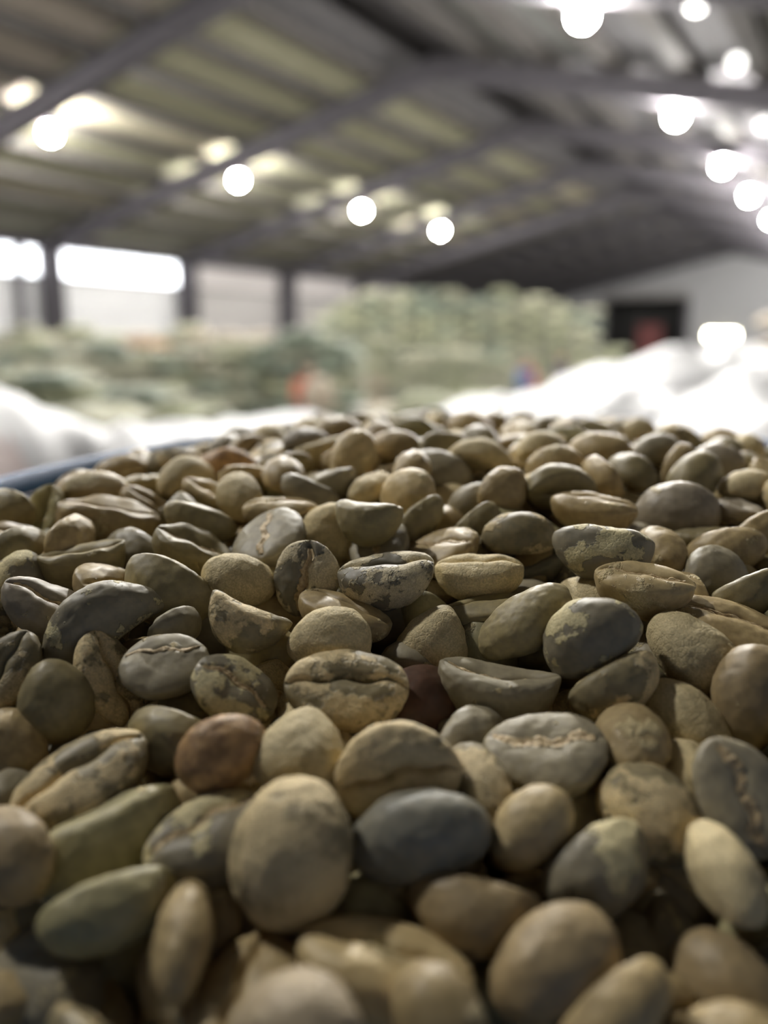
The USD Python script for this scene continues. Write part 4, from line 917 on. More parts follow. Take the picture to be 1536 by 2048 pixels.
OTHERS = [
    ([14.09, 84.38, -20.4, 0.993, 0.016, -0.002, -0.117, 8.02, 0.69, 0.47, 0.02], 'mottled', 'mottled coffee bean half buried right of the wedge shaped olive bean'),
    ([-12.11, 45.25, -38.15, -0.104, 0.319, -0.635, 0.696, 8.96, 0.67, 0.46, 0.15], 'tan', 'tan coffee bean half buried below and left of the largest pale blotched bean'),
    ([20.65, 95.32, -17.33, -0.235, 0.838, -0.493, 0.017, 9.5, 0.67, 0.44, 0.15], 'olive', 'olive coffee bean half buried below the round pale dome bean'),
    ([7.39, 44.65, -38.92, 0.048, -0.01, 0.962, 0.269, 8.35, 0.67, 0.41, 0.02], 'olive', 'olive coffee bean half buried above and left of the amber dome bean'),
    ([-20.32, 54.95, -35.99, 0.095, -0.236, 0.963, 0.093, 9.91, 0.68, 0.42, 0.02], 'tan', 'tan coffee bean half buried below and right of the broad creased bean'),
    ([-3.56, 73.07, -24.42, -0.03, 0.124, -0.179, 0.975, 9.26, 0.72, 0.4, 0.02], 'tan', 'tan coffee bean half buried below and right of the frayed upright bean'),
    ([38.17, 100.44, -17.21, -0.331, 0.862, 0.189, 0.333, 9.25, 0.64, 0.46, 0.05], 'olive', 'olive coffee bean half buried above and right of the big dome shaped bean'),
    ([12.71, 107.71, -15.6, 0.021, 0.966, -0.191, -0.175, 9.1, 0.66, 0.41, 0.15], 'silver', 'pale flaky coffee bean half buried left of the round pale dome bean'),
    ([20.11, 38.32, -38.64, 0.14, 0.906, 0.385, 0.107, 8.1, 0.68, 0.44, 0.02], 'tan', 'tan coffee bean half buried below and right of the amber dome bean'),
    ([-25.39, 105.15, -17.92, 0.879, 0.475, 0.024, 0.005, 8.72, 0.67, 0.48, 0.15], 'silver', 'pale flaky coffee bean half buried right of the boat shaped bean'),
    ([-36.42, 101.66, -19.39, 0.951, -0.117, 0.025, 0.284, 10.11, 0.66, 0.46, 0.05], 'tanpale', 'pale tan coffee bean half buried above and left of the boat shaped bean'),
    ([30.86, 102.5, -16.59, 0.596, 0.801, 0.026, -0.04, 8.23, 0.71, 0.42, 0.15], 'olive', 'olive coffee bean half buried above and left of the big dome shaped bean'),
    ([-11.73, 50.48, -38.42, 0.05, -0.352, 0.913, 0.201, 9.13, 0.66, 0.44, 0.02], 'olive', 'olive coffee bean half buried left of the largest pale blotched bean'),
    ([14.22, 51.89, -40.3, 0.24, -0.034, 0.959, 0.146, 9.61, 0.66, 0.45, 0.05], 'olive', 'olive coffee bean half buried below and right of the orange creased grey bean'),
    ([-12.69, 56.88, -33.97, 0.769, 0.061, -0.005, -0.636, 8.25, 0.7, 0.42, 0.02], 'tanpale', 'pale tan coffee bean half buried below the rust speckled bean'),
    ([29.37, 112.27, -15.39, 0.955, -0.295, 0.036, 0.013, 9.49, 0.67, 0.44, 0.05], 'tanpale', 'pale tan coffee bean half buried right of the round pale dome bean'),
    ([14.36, 41.05, -38.52, -0.004, -0.374, 0.923, -0.095, 8.03, 0.67, 0.47, 0.15], 'tan', 'tan coffee bean half buried below and left of the flaky elongated bean'),
    ([44.94, 99.68, -18.33, -0.236, 0.965, -0.092, -0.071, 9.38, 0.66, 0.4, 0.05], 'silver', 'pale flaky coffee bean half buried right of the big dome shaped bean'),
    ([0.64, 57.2, -32.63, 0.148, -0.233, 0.458, 0.845, 8.78, 0.65, 0.41, 0.05], 'mottled', 'mottled coffee bean half buried above and left of the crescent creased bean'),
    ([-12.8, 102.07, -17.17, 0.672, 0.713, -0.11, -0.169, 8.24, 0.67, 0.48, 0.02], 'tan', 'tan coffee bean half buried left of the upright egg on the crest'),
    ([1.21, 112.98, -15.2, 0.975, -0.196, 0.102, 0.003, 8.74, 0.7, 0.47, 0.02], 'tan', 'tan coffee bean half buried right of the upright egg on the crest'),
    ([24.26, 55.37, -34.01, -0.073, -0.077, 0.975, -0.197, 10.02, 0.72, 0.44, 0.02], 'green', 'greenish coffee bean half buried above the flaky elongated bean'),
    ([-25.15, 62.76, -32.64, 0.158, 0.049, -0.428, 0.888, 8.22, 0.67, 0.44, 0.02], 'greypatch', 'grey patched coffee bean half buried below and right of the smooth grey green egg'),
    ([37.77, 112.71, -15.82, 0.949, 0.294, -0.115, 0.009, 9.06, 0.64, 0.47, 0.05], 'grey', 'grey coffee bean half buried above the big dome shaped bean'),
    ([21.63, 111.38, -15.24, 0.888, 0.411, -0.058, 0.196, 9.37, 0.67, 0.43, 0.05], 'silver', 'pale flaky coffee bean half buried above and left of the round pale dome bean'),
    ([-15.14, 38.57, -38.51, -0.372, 0.296, -0.068, 0.877, 8.14, 0.68, 0.41, 0.02], 'mottled', 'mottled coffee bean half buried below the long pale green bean'),
    ([-1.24, 51.93, -38.48, 0.281, 0.255, 0.34, 0.861, 8.89, 0.72, 0.44, 0.02], 'silver', 'pale flaky coffee bean half buried left of the blue grey smooth bean'),
    ([-6.54, 102.01, -16.82, 0.0, -0.138, -0.509, 0.85, 9.21, 0.67, 0.47, 0.15], 'grey', 'grey coffee bean half buried below and left of the upright egg on the crest'),
    ([-4.57, 57.49, -31.9, -0.204, -0.075, 0.692, -0.688, 8.47, 0.7, 0.42, 0.05], 'tan', 'tan coffee bean half buried left of the crescent creased bean'),
    ([44.84, 110.72, -16.59, 0.947, -0.102, 0.102, -0.286, 8.11, 0.74, 0.47, 0.15], 'violet', 'brownish grey coffee bean half buried above and right of the big dome shaped bean'),
    ([6.01, 49.41, -40.53, 0.336, 0.052, -0.24, 0.909, 9.45, 0.72, 0.46, 0.02], 'olive', 'olive coffee bean half buried below and right of the blue grey smooth bean'),
    ([-11.33, 122.53, -15.67, 0.931, 0.335, -0.061, 0.133, 8.51, 0.75, 0.45, 0.05], 'violet', 'brownish grey coffee bean half buried left of the upright egg on the crest'),
    ([-30.16, 118.4, -17.66, -0.55, -0.207, 0.126, 0.799, 8.11, 0.72, 0.48, 0.02], 'mottled', 'mottled coffee bean half buried above and right of the boat shaped bean'),
    ([8.83, 111.2, -15.21, 0.151, -0.518, 0.83, -0.141, 9.38, 0.76, 0.43, 0.15], 'olive', 'olive coffee bean half buried above the wedge shaped olive bean'),
    ([-18.97, 62.82, -33.81, 0.029, 0.399, -0.607, 0.687, 10.2, 0.66, 0.4, 0.15], 'silver', 'pale flaky coffee bean half buried below the scratched smooth bean'),
    ([22.9, 44.38, -41.4, 0.229, -0.021, 0.634, 0.738, 8.29, 0.71, 0.44, 0.02], 'tan', 'tan coffee bean half buried below and right of the flaky elongated bean'),
    ([16.08, 65.92, -33.03, -0.002, -0.552, 0.737, -0.389, 9.4, 0.68, 0.47, 0.02], 'silver', 'pale flaky coffee bean half buried below and left of the bright flaky patched bean'),
    ([10.42, 57.81, -35.97, -0.394, -0.057, 0.86, -0.319, 8.49, 0.65, 0.41, 0.05], 'grey', 'grey coffee bean half buried below and left of the orange creased grey bean'),
    ([-7.81, 130.34, -15.44, -0.311, 0.931, 0.181, 0.058, 10.1, 0.7, 0.46, 0.02], 'tan', 'small blurred tan coffee bean on the far crest of the heap'),
    ([14.25, 133.91, -14.72, 0.279, 0.932, -0.038, -0.23, 8.97, 0.67, 0.47, 0.02], 'tan', 'small blurred tan coffee bean on the far crest of the heap'),
    ([-17.38, 118.23, -16.18, -0.076, -0.224, 0.674, 0.7, 9.07, 0.75, 0.44, 0.15], 'mottled', 'mottled coffee bean half buried left of the upright egg on the crest'),
    ([43.76, 123.78, -16.05, -0.182, 0.811, -0.551, 0.072, 9.84, 0.74, 0.47, 0.15], 'mottled', 'mottled coffee bean half buried above the big dome shaped bean'),
    ([-0.75, 40.18, -41.27, 0.17, 0.005, -0.586, 0.792, 9.65, 0.65, 0.4, 0.15], 'violet', 'brownish grey coffee bean half buried below the largest blurred bean'),
    ([3.56, 122.83, -14.86, -0.246, -0.678, 0.692, -0.026, 9.62, 0.72, 0.46, 0.02], 'green', 'small blurred greenish coffee bean on the far crest of the heap'),
    ([42.72, 139.64, -16.24, -0.367, 0.9, -0.127, 0.197, 9.32, 0.72, 0.48, 0.05], 'silver', 'small blurred pale flaky coffee bean on the far crest of the heap'),
    ([-8.76, 118.64, -15.47, -0.222, -0.155, 0.216, 0.938, 9.98, 0.7, 0.42, 0.15], 'silver', 'pale flaky coffee bean half buried left of the upright egg on the crest'),
    ([56.37, 128.52, -17.46, 0.84, 0.463, -0.223, -0.175, 8.79, 0.66, 0.46, 0.15], 'silver', 'pale flaky coffee bean half buried above and right of the big dome shaped bean'),
    ([20.65, 130.32, -14.78, -0.084, -0.301, 0.639, 0.703, 9.22, 0.67, 0.44, 0.05], 'tanpale', 'small blurred pale tan coffee bean on the far crest of the heap'),
    ([-24.75, 51.26, -39.97, 0.272, 0.144, -0.451, 0.838, 8.07, 0.68, 0.46, 0.15], 'green', 'greenish coffee bean half buried left of the long pale green bean'),
    ([-19.89, 122.09, -16.45, -0.297, 0.661, -0.612, 0.317, 8.35, 0.68, 0.43, 0.05], 'tan', 'tan coffee bean half buried above and left of the glittering grey bean'),
    ([13.65, 119.41, -14.68, 0.554, 0.825, 0.068, 0.086, 8.09, 0.65, 0.45, 0.05], 'grey', 'small blurred grey coffee bean on the far crest of the heap'),
    ([33.18, 127.53, -15.27, 0.072, 0.699, -0.596, -0.389, 8.92, 0.68, 0.46, 0.05], 'olive', 'small blurred olive coffee bean on the far crest of the heap'),
    ([13.85, 74.14, -27.47, 0.181, -0.092, -0.237, 0.95, 9.24, 0.68, 0.45, 0.05], 'olive', 'olive coffee bean half buried above and right of the slanting cylinder bean'),
    ([60.2, 147.57, -18.66, 0.749, -0.381, 0.26, -0.476, 10.12, 0.68, 0.41, 0.15], 'tan', 'small blurred tan coffee bean on the far crest of the heap'),
    ([26.99, 119.59, -15.54, -0.051, -0.536, 0.806, 0.249, 10.24, 0.71, 0.48, 0.15], 'green', 'small blurred greenish coffee bean on the far crest of the heap'),
    ([-17.67, 105.55, -17.17, 0.006, 0.286, 0.878, -0.384, 8.1, 0.69, 0.41, 0.02], 'tanpale', 'pale tan coffee bean half buried left of the upright egg on the crest'),
    ([-1.63, 61.53, -36.16, -0.316, -0.331, 0.03, 0.889, 9.29, 0.72, 0.42, 0.05], 'green', 'greenish coffee bean half buried below and right of the central creased bean'),
    ([-32.21, 108.49, -18.46, -0.076, 0.05, 0.863, 0.498, 8.14, 0.69, 0.47, 0.05], 'olive', 'olive coffee bean half buried above and right of the boat shaped bean'),
    ([-24.08, 127.76, -16.92, -0.687, 0.723, -0.073, -0.001, 8.45, 0.69, 0.45, 0.02], 'grey', 'small blurred grey coffee bean on the far crest of the heap'),
    ([-5.01, 44.22, -42.65, -0.121, 0.214, -0.581, 0.776, 8.65, 0.75, 0.46, 0.05], 'tan', 'tan coffee bean half buried left of the largest blurred bean'),
    ([-8.58, 63.17, -30.65, -0.07, -0.119, 0.774, 0.618, 8.4, 0.73, 0.44, 0.02], 'silver', 'pale flaky coffee bean half buried left of the central creased bean'),
    ([-13.07, 67.41, -30.6, 0.21, -0.093, 0.921, 0.314, 8.24, 0.75, 0.42, 0.05], 'olive', 'olive coffee bean half buried right of the scratched smooth bean'),
    ([31.97, 67.44, -29.36, 0.078, -0.049, -0.482, 0.872, 9.31, 0.64, 0.42, 0.05], 'silver', 'pale flaky coffee bean half buried right of the long netted bean'),
    ([-11.5, 77.14, -27.19, -0.05, -0.523, 0.849, 0.058, 8.14, 0.7, 0.43, 0.02], 'tan', 'tan coffee bean half buried left of the frayed upright bean'),
    ([-18.25, 129.5, -16.3, 0.575, 0.647, -0.473, -0.168, 9.46, 0.73, 0.44, 0.15], 'silver', 'small blurred pale flaky coffee bean on the far crest of the heap'),
    ([27.57, 140.12, -15.29, -0.43, 0.902, 0.041, -0.019, 8.34, 0.64, 0.47, 0.02], 'grey', 'small blurred grey coffee bean on the far crest of the heap'),
    ([25.85, 41.14, -37.28, 0.42, -0.087, -0.331, 0.84, 8.48, 0.69, 0.41, 0.02], 'grey', 'grey coffee bean half buried below and right of the flaky elongated bean'),
    ([18.77, 62.13, -33.5, 0.013, -0.697, 0.706, 0.126, 8.03, 0.72, 0.48, 0.05], 'greypatch', 'grey patched coffee bean half buried above and right of the orange creased grey bean'),
    ([-24.61, 74.69, -28.16, 0.142, 0.156, -0.663, 0.718, 8.2, 0.65, 0.47, 0.05], 'mottled', 'mottled coffee bean half buried above and right of the long arched bean'),
    ([18.19, 139.28, -14.99, -0.165, 0.986, -0.027, -0.002, 8.78, 0.7, 0.46, 0.02], 'tan', 'small blurred tan coffee bean on the far crest of the heap'),
    ([-4.37, 111.18, -15.66, -0.276, -0.003, -0.097, 0.956, 8.23, 0.71, 0.43, 0.02], 'tan', 'small blurred tan coffee bean on the far crest of the heap'),
    ([8.46, 145.69, -15.34, 0.463, 0.539, -0.529, -0.464, 9.28, 0.66, 0.47, 0.05], 'silver', 'small blurred pale flaky coffee bean on the far crest of the heap'),
    ([4.46, 83.56, -24.9, 0.07, 0.003, -0.2, 0.977, 8.92, 0.73, 0.41, 0.05], 'silver', 'pale flaky coffee bean half buried below and left of the wedge shaped olive bean'),
    ([48.85, 118.92, -16.54, 0.655, 0.688, 0.074, 0.303, 8.35, 0.73, 0.42, 0.15], 'olive', 'small blurred olive coffee bean on the far crest of the heap'),
    ([6.68, 74.14, -29.88, 0.05, 0.976, 0.201, -0.068, 8.88, 0.73, 0.41, 0.05], 'olive', 'olive coffee bean half buried above and right of the egg shaped pale bean'),
    ([48.54, 95.41, -18.43, -0.677, 0.215, -0.063, 0.701, 8.63, 0.69, 0.41, 0.15], 'mottled', 'mottled coffee bean half buried right of the big dome shaped bean'),
    ([50.79, 105.49, -17.64, 0.246, -0.169, 0.831, 0.47, 8.47, 0.69, 0.41, 0.02], 'tanpale', 'pale tan coffee bean half buried right of the big dome shaped bean'),
    ([-26.44, 150.23, -19.12, 0.874, 0.27, 0.25, 0.317, 10.16, 0.67, 0.48, 0.15], 'grey', 'small blurred grey coffee bean on the far crest of the heap'),
    ([-13.12, 146.96, -16.49, 0.876, -0.359, -0.153, 0.285, 8.15, 0.75, 0.45, 0.15], 'silver', 'small blurred pale flaky coffee bean on the far crest of the heap'),
    ([18.18, 121.95, -14.72, -0.103, -0.089, 0.345, 0.928, 8.39, 0.69, 0.4, 0.02], 'tan', 'small blurred tan coffee bean on the far crest of the heap'),
    ([37.5, 135.36, -15.6, 0.567, -0.419, 0.524, -0.477, 9.01, 0.7, 0.47, 0.02], 'mottled', 'small blurred mottled coffee bean on the far crest of the heap'),
    ([-4.04, 141.48, -15.57, 0.21, 0.737, -0.631, -0.122, 10.35, 0.7, 0.42, 0.15], 'mottled', 'small blurred mottled coffee bean on the far crest of the heap'),
    ([21.96, 117.16, -15.37, 0.251, -0.101, 0.248, 0.93, 9.44, 0.73, 0.41, 0.15], 'tanpale', 'small blurred pale tan coffee bean on the far crest of the heap'),
    ([3.56, 146.79, -15.52, 0.954, -0.13, 0.111, 0.248, 9.04, 0.64, 0.41, 0.02], 'olive', 'small blurred olive coffee bean on the far crest of the heap'),
    ([22.78, 66.92, -30.78, 0.217, 0.043, 0.973, 0.063, 8.05, 0.65, 0.44, 0.02], 'silver', 'pale flaky coffee bean half buried left of the long netted bean'),
    ([-22.77, 97.36, -20.2, -0.405, 0.298, -0.521, 0.69, 8.81, 0.71, 0.43, 0.15], 'olive', 'olive coffee bean half buried right of the boat shaped bean'),
    ([-36.27, 123.99, -18.61, -0.482, 0.465, -0.483, 0.564, 8.06, 0.73, 0.47, 0.15], 'tan', 'tan coffee bean half buried above and right of the boat shaped bean'),
    ([-19.22, 72.54, -30.8, 0.276, 0.96, -0.021, -0.045, 8.06, 0.68, 0.44, 0.15], 'greypatch', 'grey patched coffee bean half buried below the amber spotted bean'),
    ([28.46, 129.03, -15.03, -0.557, 0.59, -0.515, 0.276, 9.0, 0.67, 0.42, 0.15], 'tanpale', 'small blurred pale tan coffee bean on the far crest of the heap'),
    ([28.4, 173.14, -17.4, -0.113, 0.832, -0.538, 0.074, 8.66, 0.68, 0.42, 0.02], 'silver', 'small blurred pale flaky coffee bean on the far crest of the heap'),
    ([34.96, 106.77, -22.3, 0.333, 0.867, -0.065, -0.365, 9.68, 0.64, 0.41, 0.02], 'silver', 'pale flaky coffee bean half buried above and left of the big dome shaped bean'),
    ([9.28, 157.23, -15.93, 0.055, 0.772, -0.633, -0.031, 10.48, 0.66, 0.43, 0.15], 'grey', 'small blurred grey coffee bean on the far crest of the heap'),
    ([-4.9, 66.49, -33.39, -0.072, 0.497, -0.317, 0.804, 8.42, 0.7, 0.4, 0.05], 'tan', 'tan coffee bean half buried above and left of the central creased bean'),
    ([20.71, 74.46, -29.74, 0.272, 0.053, -0.012, 0.961, 8.86, 0.7, 0.47, 0.05], 'tan', 'tan coffee bean half buried below and left of the pale buttery bean'),
    ([-32.29, 63.38, -31.78, 0.059, -0.178, 0.763, -0.619, 8.75, 0.65, 0.46, 0.02], 'mottled', 'mottled coffee bean half buried left of the smooth grey green egg'),
    ([28.29, 63.43, -34.74, 0.111, 0.253, -0.378, 0.884, 8.77, 0.66, 0.47, 0.15], 'silver', 'pale flaky coffee bean half buried below and right of the long netted bean'),
    ([-9.36, 71.64, -31.7, 0.111, -0.178, 0.378, 0.902, 8.51, 0.74, 0.45, 0.05], 'tan', 'tan coffee bean half buried below and left of the frayed upright bean'),
    ([-34.63, 78.88, -28.46, 0.05, -0.206, 0.953, -0.215, 9.84, 0.74, 0.44, 0.15], 'greypatch', 'grey patched coffee bean half buried above and left of the violet grey bean'),
    ([-31.22, 129.37, -17.84, -0.169, -0.126, 0.949, 0.235, 9.35, 0.75, 0.44, 0.15], 'mottled', 'small blurred mottled coffee bean on the far crest of the heap'),
    ([-1.78, 129.27, -15.09, -0.419, -0.542, 0.629, 0.366, 9.25, 0.71, 0.47, 0.15], 'mottled', 'small blurred mottled coffee bean on the far crest of the heap'),
    ([32.95, 60.86, -34.05, 0.167, 0.103, -0.513, 0.836, 9.03, 0.73, 0.41, 0.02], 'olive', 'olive coffee bean half buried below and right of the long netted bean'),
    ([33.73, 72.0, -29.71, 0.177, -0.342, 0.662, 0.643, 8.75, 0.71, 0.45, 0.02], 'violet', 'brownish grey coffee bean half buried above and right of the long netted bean'),
    ([38.64, 79.91, -23.91, -0.188, -0.263, 0.661, 0.677, 8.72, 0.66, 0.43, 0.05], 'olive', 'olive coffee bean half buried below and right of the big dome shaped bean'),
    ([-19.42, 157.15, -17.96, -0.062, 0.529, 0.837, -0.124, 9.36, 0.71, 0.42, 0.02], 'olive', 'small blurred olive coffee bean on the far crest of the heap'),
    ([52.46, 113.32, -17.1, 0.223, -0.116, 0.953, -0.168, 8.52, 0.75, 0.43, 0.02], 'olive', 'olive coffee bean half buried above and right of the lichen patched bean'),
    ([6.07, 152.88, -15.77, 0.109, 0.936, -0.33, 0.063, 9.21, 0.65, 0.42, 0.15], 'olive', 'small blurred olive coffee bean on the far crest of the heap'),
    ([21.69, 158.87, -16.07, 0.772, 0.622, -0.121, -0.059, 8.64, 0.68, 0.44, 0.02], 'grey', 'small blurred grey coffee bean on the far crest of the heap'),
    ([-38.02, 106.69, -22.34, 0.021, -0.055, 0.026, 0.998, 8.5, 0.72, 0.43, 0.15], 'silver', 'pale flaky coffee bean half buried above and left of the boat shaped bean'),
    ([-0.21, 116.76, -18.58, -0.055, -0.082, 0.129, 0.987, 8.5, 0.68, 0.48, 0.15], 'mottled', 'small blurred mottled coffee bean on the far crest of the heap'),
    ([48.96, 140.27, -16.88, -0.563, 0.817, 0.049, 0.114, 8.57, 0.71, 0.47, 0.15], 'tan', 'small blurred tan coffee bean on the far crest of the heap'),
    ([-18.52, 140.47, -17.24, 0.963, 0.132, 0.214, 0.095, 8.44, 0.71, 0.47, 0.15], 'olive', 'small blurred olive coffee bean on the far crest of the heap'),
    ([-12.19, 167.23, -18.4, 0.618, 0.667, -0.384, 0.158, 10.45, 0.73, 0.45, 0.02], 'grey', 'small blurred grey coffee bean on the far crest of the heap'),
    ([-0.8, 164.03, -16.59, 0.776, -0.606, 0.144, 0.097, 8.63, 0.76, 0.42, 0.02], 'olive', 'small blurred olive coffee bean on the far crest of the heap'),
    ([31.28, 58.0, -31.09, -0.368, -0.388, 0.112, 0.837, 9.59, 0.73, 0.43, 0.05], 'olive', 'olive coffee bean half buried above and right of the flaky elongated bean'),
    ([-4.14, 90.56, -22.91, 0.366, -0.127, 0.269, 0.882, 9.51, 0.67, 0.43, 0.05], 'silver', 'pale flaky coffee bean half buried above and right of the glittering grey bean'),
    ([28.75, 96.52, -20.93, 0.131, -0.263, 0.947, 0.126, 9.76, 0.73, 0.45, 0.15], 'tan', 'tan coffee bean half buried above and left of the big dome shaped bean'),
    ([-11.64, 107.04, -19.57, -0.041, 0.073, 0.462, 0.883, 9.41, 0.68, 0.43, 0.02], 'green', 'greenish coffee bean half buried left of the upright egg on the crest'),
    ([20.19, 107.89, -19.23, 0.139, -0.132, 0.909, -0.37, 8.54, 0.7, 0.43, 0.15], 'mottled', 'small blurred mottled coffee bean on the far crest of the heap'),
    ([14.61, 111.62, -18.72, -0.071, 0.156, 0.983, 0.058, 9.22, 0.66, 0.42, 0.15], 'greypatch', 'small blurred grey patched coffee bean on the far crest of the heap'),
    ([30.48, 134.81, -15.14, 0.956, -0.219, 0.002, 0.197, 8.26, 0.73, 0.43, 0.15], 'grey', 'small blurred grey coffee bean on the far crest of the heap'),
    ([-11.36, 156.42, -16.84, 0.452, 0.871, -0.194, -0.004, 8.28, 0.68, 0.44, 0.15], 'tan', 'small blurred tan coffee bean on the far crest of the heap'),
    ([-3.29, 151.78, -16.07, 0.71, 0.096, 0.022, -0.697, 8.58, 0.73, 0.4, 0.05], 'olive', 'small blurred olive coffee bean on the far crest of the heap'),
    ([36.76, 158.59, -16.76, 0.027, -0.541, 0.822, -0.177, 8.86, 0.64, 0.46, 0.02], 'olive', 'small blurred olive coffee bean on the far crest of the heap'),
    ([-33.75, 66.24, -34.19, 0.136, -0.208, 0.945, 0.213, 8.88, 0.73, 0.4, 0.05], 'green', 'greenish coffee bean half buried left of the smooth grey green egg'),
    ([-0.43, 85.8, -26.67, -0.164, 0.525, -0.504, 0.666, 9.35, 0.67, 0.47, 0.15], 'violet', 'brownish grey coffee bean half buried right of the glittering grey bean'),
    ([10.28, 96.41, -22.54, 0.011, -0.102, -0.379, 0.919, 8.97, 0.66, 0.47, 0.05], 'green', 'greenish coffee bean half buried above the wedge shaped olive bean'),
    ([17.14, 100.14, -17.2, -0.092, 0.119, 0.934, -0.325, 8.36, 0.65, 0.41, 0.02], 'silver', 'pale flaky coffee bean half buried above and right of the wedge shaped olive bean'),
    ([6.72, 102.87, -21.65, -0.127, -0.033, 0.862, -0.49, 9.27, 0.73, 0.42, 0.02], 'tan', 'tan coffee bean half buried above and left of the wedge shaped olive bean'),
    ([27.42, 105.71, -19.08, 0.808, 0.107, 0.075, -0.575, 8.05, 0.68, 0.44, 0.02], 'grey', 'grey coffee bean half buried right of the round pale dome bean'),
    ([9.26, 125.37, -14.73, 0.088, -0.18, -0.505, 0.84, 8.14, 0.64, 0.43, 0.02], 'silver', 'small blurred pale flaky coffee bean on the far crest of the heap'),
    ([43.71, 152.63, -17.01, -0.151, 0.739, -0.609, 0.245, 10.1, 0.65, 0.42, 0.05], 'grey', 'small blurred grey coffee bean on the far crest of the heap'),
    ([38.26, 145.87, -16.21, 0.92, 0.384, -0.073, -0.023, 8.04, 0.7, 0.47, 0.02], 'silver', 'small blurred pale flaky coffee bean on the far crest of the heap'),
    ([8.49, 135.38, -14.8, -0.204, 0.166, -0.331, 0.906, 8.23, 0.75, 0.47, 0.15], 'olive', 'small blurred olive coffee bean on the far crest of the heap'),
    ([31.07, 147.34, -15.83, -0.514, 0.328, -0.516, 0.601, 9.64, 0.69, 0.47, 0.02], 'grey', 'small blurred grey coffee bean on the far crest of the heap'),
    ([37.27, 167.13, -17.33, 0.277, -0.641, 0.646, -0.307, 8.16, 0.68, 0.46, 0.05], 'olive', 'small blurred olive coffee bean on the far crest of the heap'),
    ([0.51, 158.45, -16.24, -0.064, 0.306, 0.766, 0.562, 9.27, 0.75, 0.44, 0.02], 'olive', 'small blurred olive coffee bean on the far crest of the heap'),
]
